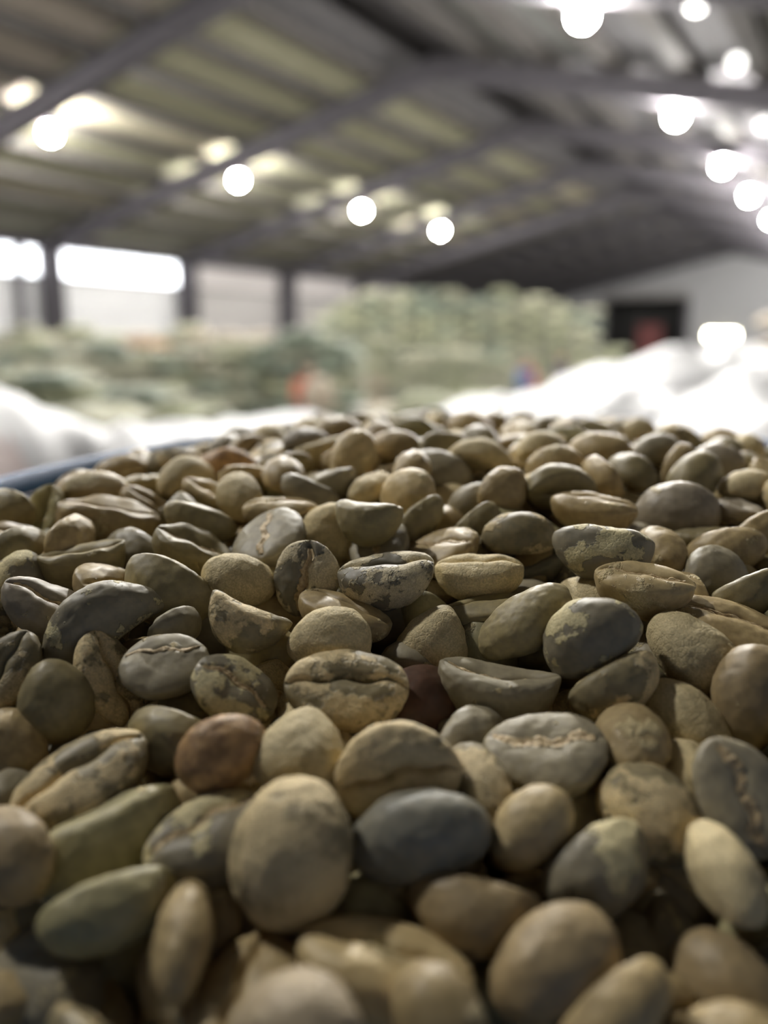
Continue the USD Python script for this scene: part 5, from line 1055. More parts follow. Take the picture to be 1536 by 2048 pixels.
SURFACE = [
    ([-40.59, 74.89, -24.25, -0.246, -0.591, 0.357, 0.681, 8.66, 0.66, 0.42, 0.05], 'silver'),
    ([-43.14, 78.47, -24.68, 0.125, 0.292, -0.496, 0.808, 9.01, 0.64, 0.41, 0.02], 'olive'),
    ([-53.0, 94.57, -25.52, 0.908, 0.312, 0.182, 0.212, 8.49, 0.73, 0.47, 0.15], 'mottled'),
    ([-39.75, 83.26, -25.83, 0.114, 0.18, 0.026, 0.977, 8.19, 0.73, 0.44, 0.02], 'tan'),
    ([-46.02, 84.7, -22.33, -0.118, 0.01, -0.126, 0.985, 8.44, 0.66, 0.45, 0.02], 'tan'),
    ([-54.78, 107.74, -27.69, 0.659, 0.582, 0.257, 0.401, 8.55, 0.68, 0.46, 0.05], 'mottled'),
    ([-52.23, 100.39, -25.44, 0.79, -0.448, 0.308, 0.284, 8.02, 0.71, 0.46, 0.02], 'mottled'),
    ([34.58, 83.31, -27.55, 0.252, -0.146, -0.124, 0.949, 9.31, 0.65, 0.42, 0.15], 'tan'),
    ([-44.07, 88.44, -23.9, 0.147, -0.152, 0.828, 0.52, 8.61, 0.73, 0.45, 0.02], 'silver'),
    ([-24.9, 86.2, -25.56, -0.317, -0.199, 0.927, 0.003, 8.08, 0.65, 0.41, 0.05], 'olive'),
    ([41.65, 85.58, -24.07, -0.158, 0.161, 0.031, 0.974, 8.1, 0.71, 0.4, 0.02], 'olive'),
    ([-52.41, 116.57, -27.17, 0.16, 0.695, -0.672, 0.202, 8.71, 0.67, 0.46, 0.05], 'olive'),
    ([-52.45, 123.26, -28.05, -0.134, 0.962, 0.035, 0.235, 8.97, 0.71, 0.43, 0.15], 'tan'),
    ([-50.29, 113.28, -25.48, 0.593, 0.655, -0.058, -0.465, 9.19, 0.7, 0.46, 0.02], 'grey'),
    ([-35.94, 90.98, -25.72, -0.376, 0.039, -0.342, 0.86, 10.09, 0.74, 0.48, 0.15], 'mottled'),
    ([-48.68, 105.95, -23.69, 0.218, -0.365, 0.645, -0.635, 8.85, 0.69, 0.42, 0.05], 'tan'),
    ([44.36, 89.22, -24.35, 0.415, -0.048, -0.524, 0.743, 8.74, 0.66, 0.41, 0.02], 'tan'),
    ([23.55, 88.71, -21.5, -0.02, -0.019, 0.353, 0.935, 8.64, 0.7, 0.45, 0.02], 'grey'),
    ([-12.22, 89.96, -23.36, 0.156, 0.037, 0.067, 0.985, 8.12, 0.68, 0.47, 0.02], 'mottled'),
    ([-41.1, 94.93, -26.84, 0.396, 0.02, 0.246, 0.885, 9.22, 0.65, 0.45, 0.02], 'grey'),
    ([-44.81, 96.99, -26.0, 0.905, -0.152, 0.393, -0.053, 8.25, 0.74, 0.46, 0.15], 'grey'),
    ([-48.59, 117.39, -27.94, -0.301, -0.313, 0.788, 0.437, 9.54, 0.73, 0.42, 0.05], 'tan'),
    ([-47.52, 128.6, -25.91, -0.24, -0.2, 0.359, 0.88, 8.08, 0.64, 0.46, 0.15], 'green'),
    ([-41.84, 101.59, -23.07, -0.036, 0.049, 0.978, 0.198, 8.62, 0.67, 0.42, 0.05], 'olive'),
    ([-45.45, 139.24, -26.55, 0.281, -0.138, 0.713, -0.627, 9.24, 0.69, 0.48, 0.05], 'mottled'),
    ([80.9, 149.85, -28.33, -0.203, 0.321, -0.296, 0.877, 8.72, 0.65, 0.42, 0.15], 'grey'),
    ([-43.27, 111.11, -23.3, 0.717, 0.635, 0.254, 0.135, 8.26, 0.73, 0.48, 0.05], 'tan'),
    ([-44.59, 146.15, -27.41, -0.19, 0.888, 0.18, 0.379, 8.28, 0.65, 0.45, 0.02], 'violet'),
    ([-9.02, 95.85, -21.93, -0.052, -0.074, 0.747, 0.659, 8.19, 0.66, 0.46, 0.05], 'mottled'),
    ([-43.41, 136.0, -29.0, -0.148, 0.228, 0.779, -0.565, 10.42, 0.65, 0.41, 0.05], 'mottled'),
    ([-0.41, 95.99, -21.0, 0.045, 0.105, -0.234, 0.965, 8.2, 0.74, 0.43, 0.15], 'tan'),
    ([51.97, 100.38, -18.2, -0.255, -0.01, 0.449, 0.857, 8.01, 0.65, 0.45, 0.05], 'tan'),
    ([-42.66, 122.71, -22.13, 0.166, 0.682, -0.67, 0.242, 9.64, 0.73, 0.41, 0.02], 'grey'),
    ([77.58, 146.38, -25.83, 0.219, 0.175, -0.416, 0.865, 8.08, 0.65, 0.43, 0.05], 'olive'),
    ([-21.71, 102.13, -22.63, -0.232, -0.632, 0.688, 0.271, 9.55, 0.69, 0.42, 0.05], 'tan'),
    ([-40.31, 152.6, -26.51, -0.527, -0.196, 0.537, 0.629, 8.71, 0.67, 0.42, 0.02], 'tanpale'),
    ([-41.22, 130.27, -22.53, -0.357, -0.178, 0.677, 0.619, 10.44, 0.75, 0.47, 0.05], 'mottled'),
    ([57.0, 107.64, -18.13, -0.111, 0.964, 0.217, -0.103, 9.26, 0.73, 0.48, 0.02], 'grey'),
    ([73.32, 163.15, -27.51, 0.442, 0.075, 0.865, -0.225, 8.09, 0.75, 0.41, 0.15], 'green'),
    ([73.91, 157.12, -26.34, 0.016, 0.297, 0.026, 0.954, 8.4, 0.74, 0.44, 0.15], 'tan'),
    ([2.27, 100.79, -19.65, -0.071, 0.095, 0.993, -0.0, 8.65, 0.65, 0.47, 0.05], 'tan'),
    ([-36.24, 114.14, -22.18, -0.049, -0.127, 0.574, 0.807, 8.28, 0.69, 0.46, 0.15], 'mottled'),
    ([-34.56, 167.85, -27.42, -0.12, -0.111, -0.122, 0.979, 9.69, 0.68, 0.4, 0.15], 'tan'),
    ([74.46, 135.59, -21.97, 0.136, 0.056, 0.78, -0.609, 8.96, 0.71, 0.48, 0.05], 'tan'),
    ([59.53, 112.06, -18.09, 0.266, 0.706, -0.651, -0.079, 9.58, 0.68, 0.45, 0.05], 'grey'),
    ([-37.47, 116.32, -25.28, 0.078, 0.208, -0.596, 0.771, 10.08, 0.72, 0.47, 0.15], 'silver'),
    ([69.77, 167.89, -27.07, 0.939, -0.156, -0.102, 0.29, 9.47, 0.69, 0.45, 0.05], 'tan'),
    ([-35.1, 158.59, -25.32, -0.322, 0.188, -0.607, 0.702, 10.02, 0.68, 0.44, 0.02], 'tan'),
    ([-27.1, 111.02, -19.43, 0.17, 0.147, -0.552, 0.803, 8.3, 0.74, 0.46, 0.02], 'mottled'),
    ([72.0, 152.06, -24.2, -0.402, 0.46, -0.104, 0.785, 8.08, 0.64, 0.42, 0.05], 'greypatch'),
    ([73.34, 140.02, -24.64, 0.136, 0.2, 0.2, 0.95, 9.09, 0.7, 0.44, 0.15], 'silver'),
    ([-37.33, 139.33, -22.1, 0.62, -0.359, 0.485, -0.501, 8.58, 0.68, 0.42, 0.15], 'olive'),
    ([63.7, 117.76, -18.44, 0.31, 0.108, 0.751, 0.572, 8.54, 0.65, 0.41, 0.05], 'tan'),
    ([40.53, 107.23, -19.61, 0.12, -0.05, -0.572, 0.81, 9.25, 0.74, 0.44, 0.05], 'silver'),
    ([69.83, 158.28, -27.64, -0.07, 0.343, -0.283, 0.893, 9.19, 0.74, 0.43, 0.02], 'olive'),
    ([-32.49, 164.47, -29.19, -0.363, -0.07, 0.557, 0.744, 8.2, 0.75, 0.4, 0.05], 'tan'),
    ([-35.03, 145.74, -22.26, -0.5, 0.761, -0.305, 0.279, 9.72, 0.64, 0.42, 0.02], 'olive'),
    ([-30.07, 169.15, -30.57, -0.184, -0.15, 0.97, -0.044, 8.94, 0.65, 0.45, 0.02], 'olive'),
    ([65.94, 125.14, -18.83, -0.227, 0.179, 0.248, 0.924, 9.39, 0.66, 0.42, 0.02], 'silver'),
    ([-19.44, 111.72, -20.34, -0.086, -0.022, 0.656, 0.749, 10.13, 0.68, 0.4, 0.15], 'olive'),
    ([63.69, 174.64, -26.32, 0.558, 0.792, -0.185, -0.164, 8.57, 0.74, 0.45, 0.05], 'olive'),
    ([-0.4, 107.09, -18.96, -0.102, 0.007, 0.379, 0.92, 8.12, 0.71, 0.42, 0.05], 'violet'),
    ([-32.93, 153.02, -24.11, -0.246, 0.407, 0.879, -0.027, 8.47, 0.72, 0.44, 0.15], 'mottled'),
    ([61.91, 178.64, -27.37, 0.216, 0.012, 0.976, -0.033, 10.0, 0.66, 0.41, 0.02], 'mottled'),
    ([-35.06, 135.63, -23.12, -0.011, -0.29, -0.665, 0.688, 10.07, 0.75, 0.44, 0.15], 'tan'),
    ([69.97, 144.31, -21.4, 0.114, 0.008, 0.796, -0.594, 9.98, 0.68, 0.43, 0.05], 'greypatch'),
    ([-12.16, 110.65, -22.22, 0.188, -0.335, 0.88, 0.278, 9.74, 0.68, 0.46, 0.02], 'grey'),
    ([59.87, 122.05, -22.11, -0.403, 0.405, -0.125, 0.811, 8.47, 0.73, 0.47, 0.05], 'silver'),
    ([64.22, 127.43, -21.56, 0.332, 0.098, 0.734, 0.584, 10.07, 0.72, 0.43, 0.05], 'tanpale'),
    ([-15.04, 194.85, -28.22, -0.183, -0.137, 0.368, 0.901, 10.15, 0.75, 0.44, 0.15], 'mottled'),
    ([52.94, 190.06, -27.21, 0.932, 0.251, -0.238, 0.105, 9.97, 0.65, 0.47, 0.02], 'green'),
    ([55.95, 184.5, -26.4, 0.866, 0.433, -0.12, -0.22, 9.66, 0.7, 0.45, 0.02], 'silver'),
    ([-24.26, 174.42, -24.9, -0.059, 0.149, 0.622, 0.767, 10.15, 0.67, 0.44, 0.05], 'silver'),
    ([-27.8, 122.36, -23.36, 0.027, -0.176, 0.813, 0.554, 10.04, 0.72, 0.44, 0.02], 'tanpale'),
    ([67.08, 135.89, -19.1, -0.134, 0.964, 0.228, 0.017, 8.54, 0.75, 0.42, 0.02], 'olive'),
    ([-10.39, 197.46, -30.27, -0.326, 0.174, 0.918, -0.143, 9.59, 0.73, 0.4, 0.02], 'grey'),
    ([48.04, 195.32, -27.56, -0.029, 0.146, 0.867, 0.476, 8.95, 0.71, 0.41, 0.02], 'olive'),
    ([-21.1, 178.84, -25.05, 0.781, 0.598, -0.121, 0.133, 9.25, 0.74, 0.41, 0.02], 'olive'),
    ([-17.78, 184.92, -25.82, 0.717, 0.628, -0.299, -0.049, 10.18, 0.67, 0.45, 0.02], 'tan'),
    ([-3.95, 202.83, -28.34, 0.021, 0.1, 0.757, 0.645, 8.15, 0.66, 0.45, 0.05], 'tanpale'),
    ([-13.45, 190.93, -30.68, -0.294, -0.078, 0.347, 0.887, 8.73, 0.68, 0.43, 0.05], 'tan'),
    ([51.33, 122.53, -18.62, 0.071, -0.099, 0.492, 0.862, 10.13, 0.65, 0.45, 0.02], 'green'),
    ([62.82, 161.03, -22.15, -0.528, 0.19, -0.51, 0.652, 9.25, 0.66, 0.4, 0.05], 'olive'),
    ([43.94, 117.66, -17.84, 0.151, -0.031, 0.833, 0.531, 9.18, 0.75, 0.43, 0.15], 'silver'),
    ([59.91, 168.83, -23.13, 0.142, 0.34, 0.92, 0.133, 8.58, 0.71, 0.41, 0.02], 'tan'),
    ([57.41, 174.64, -23.88, -0.324, 0.754, 0.491, -0.292, 8.5, 0.74, 0.41, 0.05], 'silver'),
    ([13.02, 208.82, -28.54, -0.152, -0.15, -0.293, 0.932, 9.41, 0.71, 0.48, 0.15], 'mottled'),
    ([65.16, 139.71, -21.39, 0.722, -0.273, 0.369, -0.518, 8.44, 0.65, 0.47, 0.05], 'silver'),
    ([6.21, 206.26, -28.1, -0.62, -0.114, 0.346, 0.695, 8.43, 0.66, 0.47, 0.05], 'tan'),
    ([-27.29, 157.1, -21.3, 0.926, 0.315, 0.194, 0.075, 9.94, 0.7, 0.45, 0.02], 'tan'),
    ([26.18, 207.46, -28.23, 0.787, -0.125, 0.115, -0.593, 8.37, 0.71, 0.42, 0.05], 'silver'),
    ([54.07, 179.4, -24.17, 0.936, -0.278, -0.051, -0.21, 8.45, 0.73, 0.4, 0.02], 'silver'),
    ([36.23, 201.03, -27.06, 0.49, -0.481, 0.667, -0.288, 8.31, 0.66, 0.45, 0.02], 'mottled'),
    ([-30.38, 141.76, -18.98, -0.241, -0.247, 0.134, 0.929, 10.44, 0.68, 0.44, 0.05], 'olive'),
    ([60.45, 136.09, -18.7, 0.252, 0.36, 0.863, 0.251, 8.66, 0.73, 0.41, 0.15], 'grey'),
    ([17.76, 206.5, -30.59, -0.277, -0.247, 0.914, 0.166, 8.4, 0.75, 0.43, 0.05], 'olive'),
    ([2.18, 201.17, -27.35, 0.01, 0.882, -0.239, 0.405, 8.24, 0.67, 0.45, 0.05], 'tan'),
    ([30.22, 202.81, -26.89, 0.658, 0.312, -0.495, -0.475, 9.3, 0.68, 0.42, 0.05], 'olive'),
    ([36.56, 117.54, -16.05, 0.121, -0.113, 0.904, -0.393, 9.69, 0.69, 0.4, 0.15], 'tan'),
    ([44.99, 190.41, -25.14, 0.385, -0.479, -0.063, 0.786, 8.47, 0.76, 0.41, 0.15], 'mottled'),
    ([40.84, 194.83, -25.72, 0.418, 0.031, 0.902, 0.102, 10.15, 0.71, 0.42, 0.02], 'olive'),
    ([49.43, 184.1, -24.22, -0.054, 0.324, 0.081, 0.941, 8.61, 0.7, 0.44, 0.02], 'silver'),
    ([-27.87, 133.76, -20.4, -0.188, -0.007, 0.064, 0.98, 8.01, 0.65, 0.48, 0.15], 'olive'),
    ([63.17, 150.97, -19.65, 0.306, 0.869, -0.01, -0.388, 8.26, 0.74, 0.45, 0.15], 'mottled'),
    ([58.58, 139.49, -22.21, -0.057, -0.056, 0.847, 0.526, 9.74, 0.69, 0.41, 0.15], 'mottled'),
    ([-6.19, 191.43, -24.83, 0.082, 0.902, -0.293, 0.306, 9.51, 0.72, 0.41, 0.15], 'tan'),
    ([55.22, 134.77, -20.33, -0.058, 0.091, -0.152, 0.982, 8.48, 0.76, 0.45, 0.02], 'tanpale'),
    ([-23.44, 161.21, -21.36, 0.255, -0.385, -0.558, 0.69, 8.49, 0.72, 0.47, 0.15], 'tanpale'),
    ([-1.69, 194.84, -25.12, -0.231, 0.2, 0.888, -0.343, 9.8, 0.67, 0.47, 0.02], 'grey'),
    ([37.64, 121.82, -18.54, 0.167, 0.107, -0.58, 0.79, 8.56, 0.66, 0.45, 0.02], 'tan'),
    ([8.24, 200.21, -26.31, -0.067, -0.4, 0.888, 0.218, 8.8, 0.69, 0.46, 0.05], 'tan'),
    ([21.75, 201.34, -25.76, 0.837, 0.199, -0.231, -0.455, 8.55, 0.73, 0.46, 0.15], 'tanpale'),
    ([60.19, 157.7, -22.5, 0.028, 0.49, 0.6, 0.632, 10.15, 0.75, 0.44, 0.15], 'tan'),
    ([17.67, 201.19, -25.64, 0.228, -0.39, 0.89, -0.057, 8.45, 0.76, 0.43, 0.02], 'grey'),
    ([39.95, 191.52, -29.19, -0.02, 0.292, 0.948, 0.123, 8.08, 0.74, 0.41, 0.15], 'green'),
    ([48.27, 130.52, -16.51, -0.048, 0.199, 0.667, 0.717, 8.07, 0.68, 0.44, 0.15], 'tan'),
    ([-17.43, 173.01, -21.96, -0.174, 0.03, -0.191, 0.965, 9.03, 0.68, 0.4, 0.05], 'tan'),
    ([6.38, 117.68, -14.76, -0.02, 0.154, 0.925, -0.346, 8.1, 0.64, 0.44, 0.05], 'tanpale'),
    ([4.57, 196.9, -24.9, -0.25, -0.232, 0.392, 0.854, 8.29, 0.67, 0.45, 0.02], 'green'),
    ([34.75, 194.89, -26.45, 0.056, 0.53, 0.713, 0.457, 10.21, 0.7, 0.42, 0.05], 'olive'),
    ([-7.08, 122.52, -18.37, 0.001, -0.345, 0.811, 0.472, 9.33, 0.74, 0.42, 0.05], 'green'),
    ([54.68, 169.65, -24.38, 0.191, 0.316, 0.838, 0.401, 8.48, 0.67, 0.45, 0.15], 'tanpale'),
    ([-8.25, 185.85, -24.01, -0.115, 0.269, 0.361, 0.885, 10.14, 0.73, 0.43, 0.02], 'grey'),
    ([-11.98, 180.49, -22.62, 0.7, -0.046, 0.457, -0.546, 9.88, 0.66, 0.4, 0.15], 'tanpale'),
    ([27.05, 197.18, -24.55, -0.284, 0.445, 0.458, 0.715, 9.28, 0.69, 0.45, 0.15], 'olive'),
    ([-26.6, 145.6, -21.04, -0.301, -0.343, 0.754, 0.473, 8.23, 0.74, 0.44, 0.02], 'tanpale'),
    ([-19.4, 133.05, -20.03, 0.004, 0.046, 0.979, 0.198, 8.23, 0.72, 0.41, 0.15], 'grey'),
    ([18.43, 198.08, -28.7, -0.157, 0.007, -0.373, 0.914, 9.08, 0.69, 0.44, 0.02], 'tanpale'),
    ([-24.06, 140.48, -21.44, 0.653, 0.328, -0.322, -0.602, 9.54, 0.69, 0.42, 0.02], 'mottled'),
    ([57.75, 150.51, -22.08, -0.114, -0.052, 0.061, 0.99, 8.64, 0.72, 0.46, 0.15], 'grey'),
    ([-18.72, 166.66, -20.49, -0.203, -0.158, -0.168, 0.952, 9.61, 0.72, 0.44, 0.15], 'mottled'),
    ([13.23, 196.23, -23.93, 0.407, 0.912, -0.057, -0.019, 9.95, 0.73, 0.46, 0.15], 'mottled'),
    ([55.16, 164.3, -19.94, 0.137, 0.308, 0.903, 0.265, 10.32, 0.75, 0.4, 0.05], 'greypatch'),
    ([49.53, 174.7, -21.21, -0.406, -0.187, 0.449, 0.773, 8.59, 0.64, 0.45, 0.05], 'tan'),
    ([41.74, 184.67, -23.01, 0.092, 0.103, 0.985, -0.1, 10.08, 0.72, 0.41, 0.02], 'grey'),
    ([33.02, 191.68, -29.84, -0.078, 0.123, 0.509, 0.848, 9.08, 0.68, 0.45, 0.02], 'olive'),
    ([3.56, 191.87, -23.23, -0.05, 0.994, 0.079, -0.064, 8.61, 0.75, 0.44, 0.02], 'mottled'),
    ([23.69, 123.96, -17.84, 0.458, -0.042, -0.04, 0.887, 9.05, 0.64, 0.45, 0.05], 'mottled'),
    ([44.36, 136.26, -19.22, 0.149, 0.063, -0.071, 0.984, 8.82, 0.68, 0.45, 0.05], 'tan'),
    ([-1.61, 186.94, -22.33, 0.293, -0.13, 0.841, -0.436, 9.39, 0.7, 0.43, 0.15], 'grey'),
    ([-12.53, 133.7, -19.4, 0.113, 0.029, 0.879, -0.462, 8.8, 0.65, 0.44, 0.15], 'mottled'),
    ([-20.75, 144.61, -23.69, 0.136, -0.097, 0.209, 0.963, 9.44, 0.73, 0.44, 0.02], 'tan'),
    ([45.34, 177.88, -21.02, -0.274, 0.941, -0.196, -0.011, 9.26, 0.75, 0.43, 0.15], 'tan'),
    ([51.02, 150.01, -18.22, 0.179, 0.203, 0.541, 0.796, 8.42, 0.68, 0.47, 0.02], 'tan'),
    ([6.9, 190.78, -25.43, -0.398, -0.108, 0.358, 0.838, 8.01, 0.73, 0.42, 0.02], 'silver'),
    ([-7.61, 178.85, -22.69, -0.275, -0.525, 0.804, 0.046, 8.43, 0.7, 0.45, 0.02], 'olive'),
    ([53.19, 156.29, -18.2, -0.2, -0.148, 0.956, 0.156, 9.79, 0.66, 0.46, 0.02], 'tanpale'),
    ([10.49, 127.86, -17.72, 0.224, 0.001, 0.279, 0.934, 9.02, 0.76, 0.4, 0.15], 'olive'),
    ([34.64, 186.27, -21.57, 0.863, -0.434, 0.223, 0.132, 9.79, 0.66, 0.45, 0.05], 'olive'),
    ([-16.31, 164.3, -23.09, -0.174, 0.183, 0.952, 0.173, 8.56, 0.71, 0.45, 0.05], 'olive'),
    ([2.87, 130.61, -14.9, -0.239, -0.386, 0.659, 0.6, 9.49, 0.71, 0.44, 0.05], 'tanpale'),
    ([-10.72, 139.05, -20.69, -0.065, -0.104, 0.991, 0.047, 8.45, 0.65, 0.45, 0.15], 'silver'),
    ([44.85, 147.51, -16.85, 0.656, 0.733, -0.123, -0.127, 8.52, 0.7, 0.44, 0.05], 'mottled'),
    ([22.26, 189.89, -21.6, 0.824, -0.557, -0.031, 0.101, 9.37, 0.74, 0.41, 0.15], 'olive'),
    ([-6.13, 136.51, -15.44, 0.024, -0.177, 0.598, 0.781, 8.4, 0.65, 0.4, 0.05], 'green'),
    ([1.57, 133.21, -18.56, 0.075, -0.173, 0.49, 0.851, 8.05, 0.67, 0.42, 0.15], 'tan'),
    ([15.03, 189.37, -21.36, -0.042, 0.717, -0.687, 0.111, 8.0, 0.65, 0.43, 0.05], 'olive'),
    ([-16.1, 151.42, -17.58, 0.167, 0.172, 0.402, 0.884, 9.27, 0.75, 0.46, 0.02], 'tan'),
    ([-8.81, 173.87, -19.54, 0.248, 0.93, -0.154, 0.222, 9.72, 0.66, 0.43, 0.05], 'silver'),
    ([34.29, 139.34, -17.39, 0.124, -0.161, 0.839, -0.504, 10.0, 0.64, 0.42, 0.05], 'silver'),
    ([3.76, 185.23, -20.83, 0.174, -0.007, -0.57, 0.803, 9.69, 0.67, 0.43, 0.15], 'tan'),
    ([40.28, 178.89, -22.49, -0.16, 0.112, 0.028, 0.98, 8.2, 0.71, 0.47, 0.05], 'olive'),
    ([45.71, 155.85, -20.37, -0.223, 0.069, 0.855, 0.463, 9.15, 0.66, 0.47, 0.02], 'mottled'),
    ([28.33, 186.52, -20.81, -0.05, 0.066, 0.744, 0.663, 8.68, 0.71, 0.46, 0.02], 'tan'),
    ([48.8, 162.18, -18.01, 0.327, 0.939, -0.089, 0.067, 9.32, 0.7, 0.44, 0.05], 'mottled'),
    ([21.48, 134.94, -17.22, 0.007, -0.101, 0.211, 0.972, 8.37, 0.68, 0.47, 0.15], 'tan'),
    ([-11.35, 151.65, -20.19, -0.205, -0.088, 0.862, -0.454, 8.78, 0.76, 0.43, 0.15], 'olive'),
    ([-4.98, 145.13, -18.22, 0.228, 0.095, 0.085, 0.965, 8.49, 0.7, 0.4, 0.15], 'tanpale'),
    ([6.86, 139.11, -17.43, 0.367, -0.03, -0.39, 0.844, 10.55, 0.64, 0.43, 0.05], 'mottled'),
    ([36.24, 151.9, -16.98, 0.022, -0.206, 0.654, 0.728, 10.05, 0.69, 0.44, 0.02], 'olive'),
    ([2.81, 181.37, -19.6, 0.979, 0.061, 0.184, -0.06, 8.57, 0.75, 0.43, 0.15], 'olive'),
    ([45.54, 167.66, -18.08, -0.465, 0.872, -0.137, -0.067, 8.15, 0.65, 0.48, 0.02], 'olive'),
    ([10.26, 139.55, -20.4, -0.188, -0.454, 0.66, 0.568, 9.1, 0.69, 0.47, 0.15], 'silver'),
    ([10.61, 184.81, -19.93, -0.119, -0.063, -0.477, 0.869, 10.16, 0.74, 0.41, 0.15], 'tan'),
    ([44.2, 164.28, -19.46, 0.077, 0.074, 0.699, 0.707, 9.4, 0.71, 0.47, 0.15], 'tanpale'),
    ([41.22, 173.96, -18.63, 0.455, 0.872, 0.177, -0.025, 9.73, 0.69, 0.41, 0.02], 'green'),
    ([24.21, 146.79, -15.51, 0.059, -0.049, -0.634, 0.77, 10.34, 0.71, 0.45, 0.15], 'tan'),
    ([28.39, 150.15, -19.45, 0.094, 0.055, 0.482, 0.87, 8.37, 0.74, 0.47, 0.05], 'tanpale'),
    ([17.43, 144.83, -15.27, 0.985, -0.168, -0.006, 0.028, 8.92, 0.71, 0.43, 0.02], 'tan'),
    ([-7.64, 158.39, -16.68, -0.214, -0.392, 0.821, 0.357, 8.2, 0.74, 0.48, 0.15], 'olive'),
    ([21.78, 183.71, -19.32, 0.843, -0.139, 0.336, -0.396, 9.49, 0.68, 0.42, 0.02], 'violet'),
    ([32.66, 156.49, -19.39, 0.036, 0.259, 0.948, -0.181, 8.71, 0.64, 0.41, 0.02], 'tan'),
    ([36.57, 162.02, -19.93, -0.159, -0.09, 0.983, 0.012, 9.31, 0.74, 0.43, 0.15], 'tan'),
    ([21.93, 151.46, -18.69, 0.105, -0.017, 0.855, 0.508, 8.24, 0.65, 0.42, 0.15], 'grey'),
    ([-7.74, 163.58, -19.35, 0.084, 0.13, 0.284, 0.946, 9.37, 0.67, 0.44, 0.02], 'tanpale'),
    ([10.46, 151.93, -17.44, -0.233, -0.158, 0.919, 0.276, 9.43, 0.72, 0.41, 0.15], 'grey'),
    ([9.29, 180.94, -22.23, -0.27, 0.189, 0.52, 0.789, 10.14, 0.7, 0.4, 0.15], 'tan'),
    ([35.47, 173.57, -18.43, 0.292, -0.138, 0.912, -0.254, 8.48, 0.72, 0.45, 0.15], 'greypatch'),
    ([-6.18, 168.48, -22.06, 0.408, -0.041, 0.099, 0.907, 9.11, 0.71, 0.45, 0.02], 'olive'),
    ([30.97, 167.61, -16.99, 0.112, 0.016, 0.882, -0.458, 8.01, 0.76, 0.44, 0.15], 'tan'),
    ([14.38, 158.23, -18.35, 0.015, -0.2, -0.397, 0.896, 9.72, 0.75, 0.44, 0.02], 'olive'),
    ([4.38, 161.36, -18.66, 0.027, -0.148, 0.502, 0.851, 8.28, 0.64, 0.45, 0.02], 'olive'),
    ([1.9, 170.16, -17.62, -0.069, -0.337, 0.224, 0.912, 8.86, 0.76, 0.46, 0.02], 'grey'),
    ([13.4, 161.49, -21.52, -0.121, -0.235, 0.964, -0.012, 8.2, 0.75, 0.44, 0.05], 'grey'),
    ([3.19, 174.15, -19.76, 0.27, 0.041, -0.631, 0.726, 8.0, 0.69, 0.48, 0.15], 'mottled'),
    ([24.24, 178.6, -20.77, 0.0, 0.019, 0.984, -0.18, 8.07, 0.72, 0.46, 0.02], 'olive'),
    ([19.29, 164.58, -17.52, 0.146, 0.246, 0.891, 0.351, 9.0, 0.7, 0.45, 0.02], 'grey'),
    ([21.51, 172.41, -18.9, 0.141, -0.05, 0.975, -0.166, 8.73, 0.66, 0.4, 0.02], 'grey'),
    ([9.62, 168.01, -16.62, -0.117, -0.077, -0.674, 0.726, 10.54, 0.69, 0.4, 0.02], 'silver'),
    ([17.15, 168.28, -20.83, 0.034, 0.059, 0.988, 0.136, 8.13, 0.68, 0.48, 0.05], 'green'),
    ([12.94, 175.52, -17.31, -0.126, -0.018, 0.012, 0.992, 10.4, 0.65, 0.42, 0.02], 'olive'),
    ([-23.98, 136.18, -17.26, 0.118, -0.064, 0.104, 0.985, 7.86, 0.7, 0.44, 0.03], 'green'),
    ([-15.11, 136.16, -16.34, 0.03, -0.035, 0.061, 0.997, 9.5, 0.7, 0.44, 0.03], 'olive'),
    ([-33.29, 73.22, -30.72, -0.126, 0.064, -0.091, 0.986, 8.8, 0.65, 0.43, 0.15], 'olive'),
    ([32.1, 79.55, -26.31, -0.041, -0.052, 0.96, -0.274, 9.2, 0.68, 0.43, 0.15], 'tan'),
    ([14.86, 80.16, -27.18, 0.125, -0.104, 0.963, 0.215, 9.11, 0.72, 0.42, 0.15], 'green'),
    ([-17.85, 84.21, -25.2, 0.223, -0.084, -0.683, 0.691, 9.88, 0.74, 0.46, 0.05], 'olive'),
    ([28.81, 83.73, -23.72, 0.136, -0.022, -0.475, 0.869, 9.69, 0.68, 0.41, 0.15], 'grey'),
    ([-10.36, 84.69, -23.63, -0.045, -0.236, 0.489, 0.839, 8.27, 0.73, 0.46, 0.02], 'olive'),
    ([36.8, 88.7, -24.81, 0.388, 0.034, 0.154, 0.908, 10.16, 0.66, 0.46, 0.05], 'olive'),
    ([9.9, 89.44, -23.61, -0.068, -0.253, 0.731, 0.63, 9.25, 0.65, 0.43, 0.15], 'mottled'),
    ([-16.71, 96.2, -21.7, 0.031, -0.018, 0.692, 0.721, 8.12, 0.69, 0.4, 0.02], 'tan'),
    ([4.28, 95.65, -22.13, -0.209, -0.232, 0.573, 0.758, 8.03, 0.7, 0.42, 0.02], 'silver'),
    ([-28.4, 102.5, -23.23, -0.068, 0.025, 0.967, -0.246, 8.08, 0.73, 0.47, 0.15], 'grey'),
    ([24.62, 100.4, -22.68, 0.063, 0.133, 0.103, 0.984, 8.59, 0.75, 0.42, 0.05], 'mottled'),
    ([56.67, 117.81, -19.85, 0.124, 0.91, -0.361, 0.159, 9.68, 0.64, 0.41, 0.05], 'olive'),
    ([-26.5, 118.25, -19.58, 0.262, -0.405, -0.316, 0.817, 9.99, 0.72, 0.43, 0.02], 'olive'),
    ([31.89, 123.01, -15.78, -0.165, -0.27, 0.92, 0.231, 8.5, 0.67, 0.44, 0.02], 'olive'),
    ([43.55, 130.92, -17.85, 0.239, -0.013, 0.971, 0.018, 8.62, 0.72, 0.41, 0.05], 'mottled'),
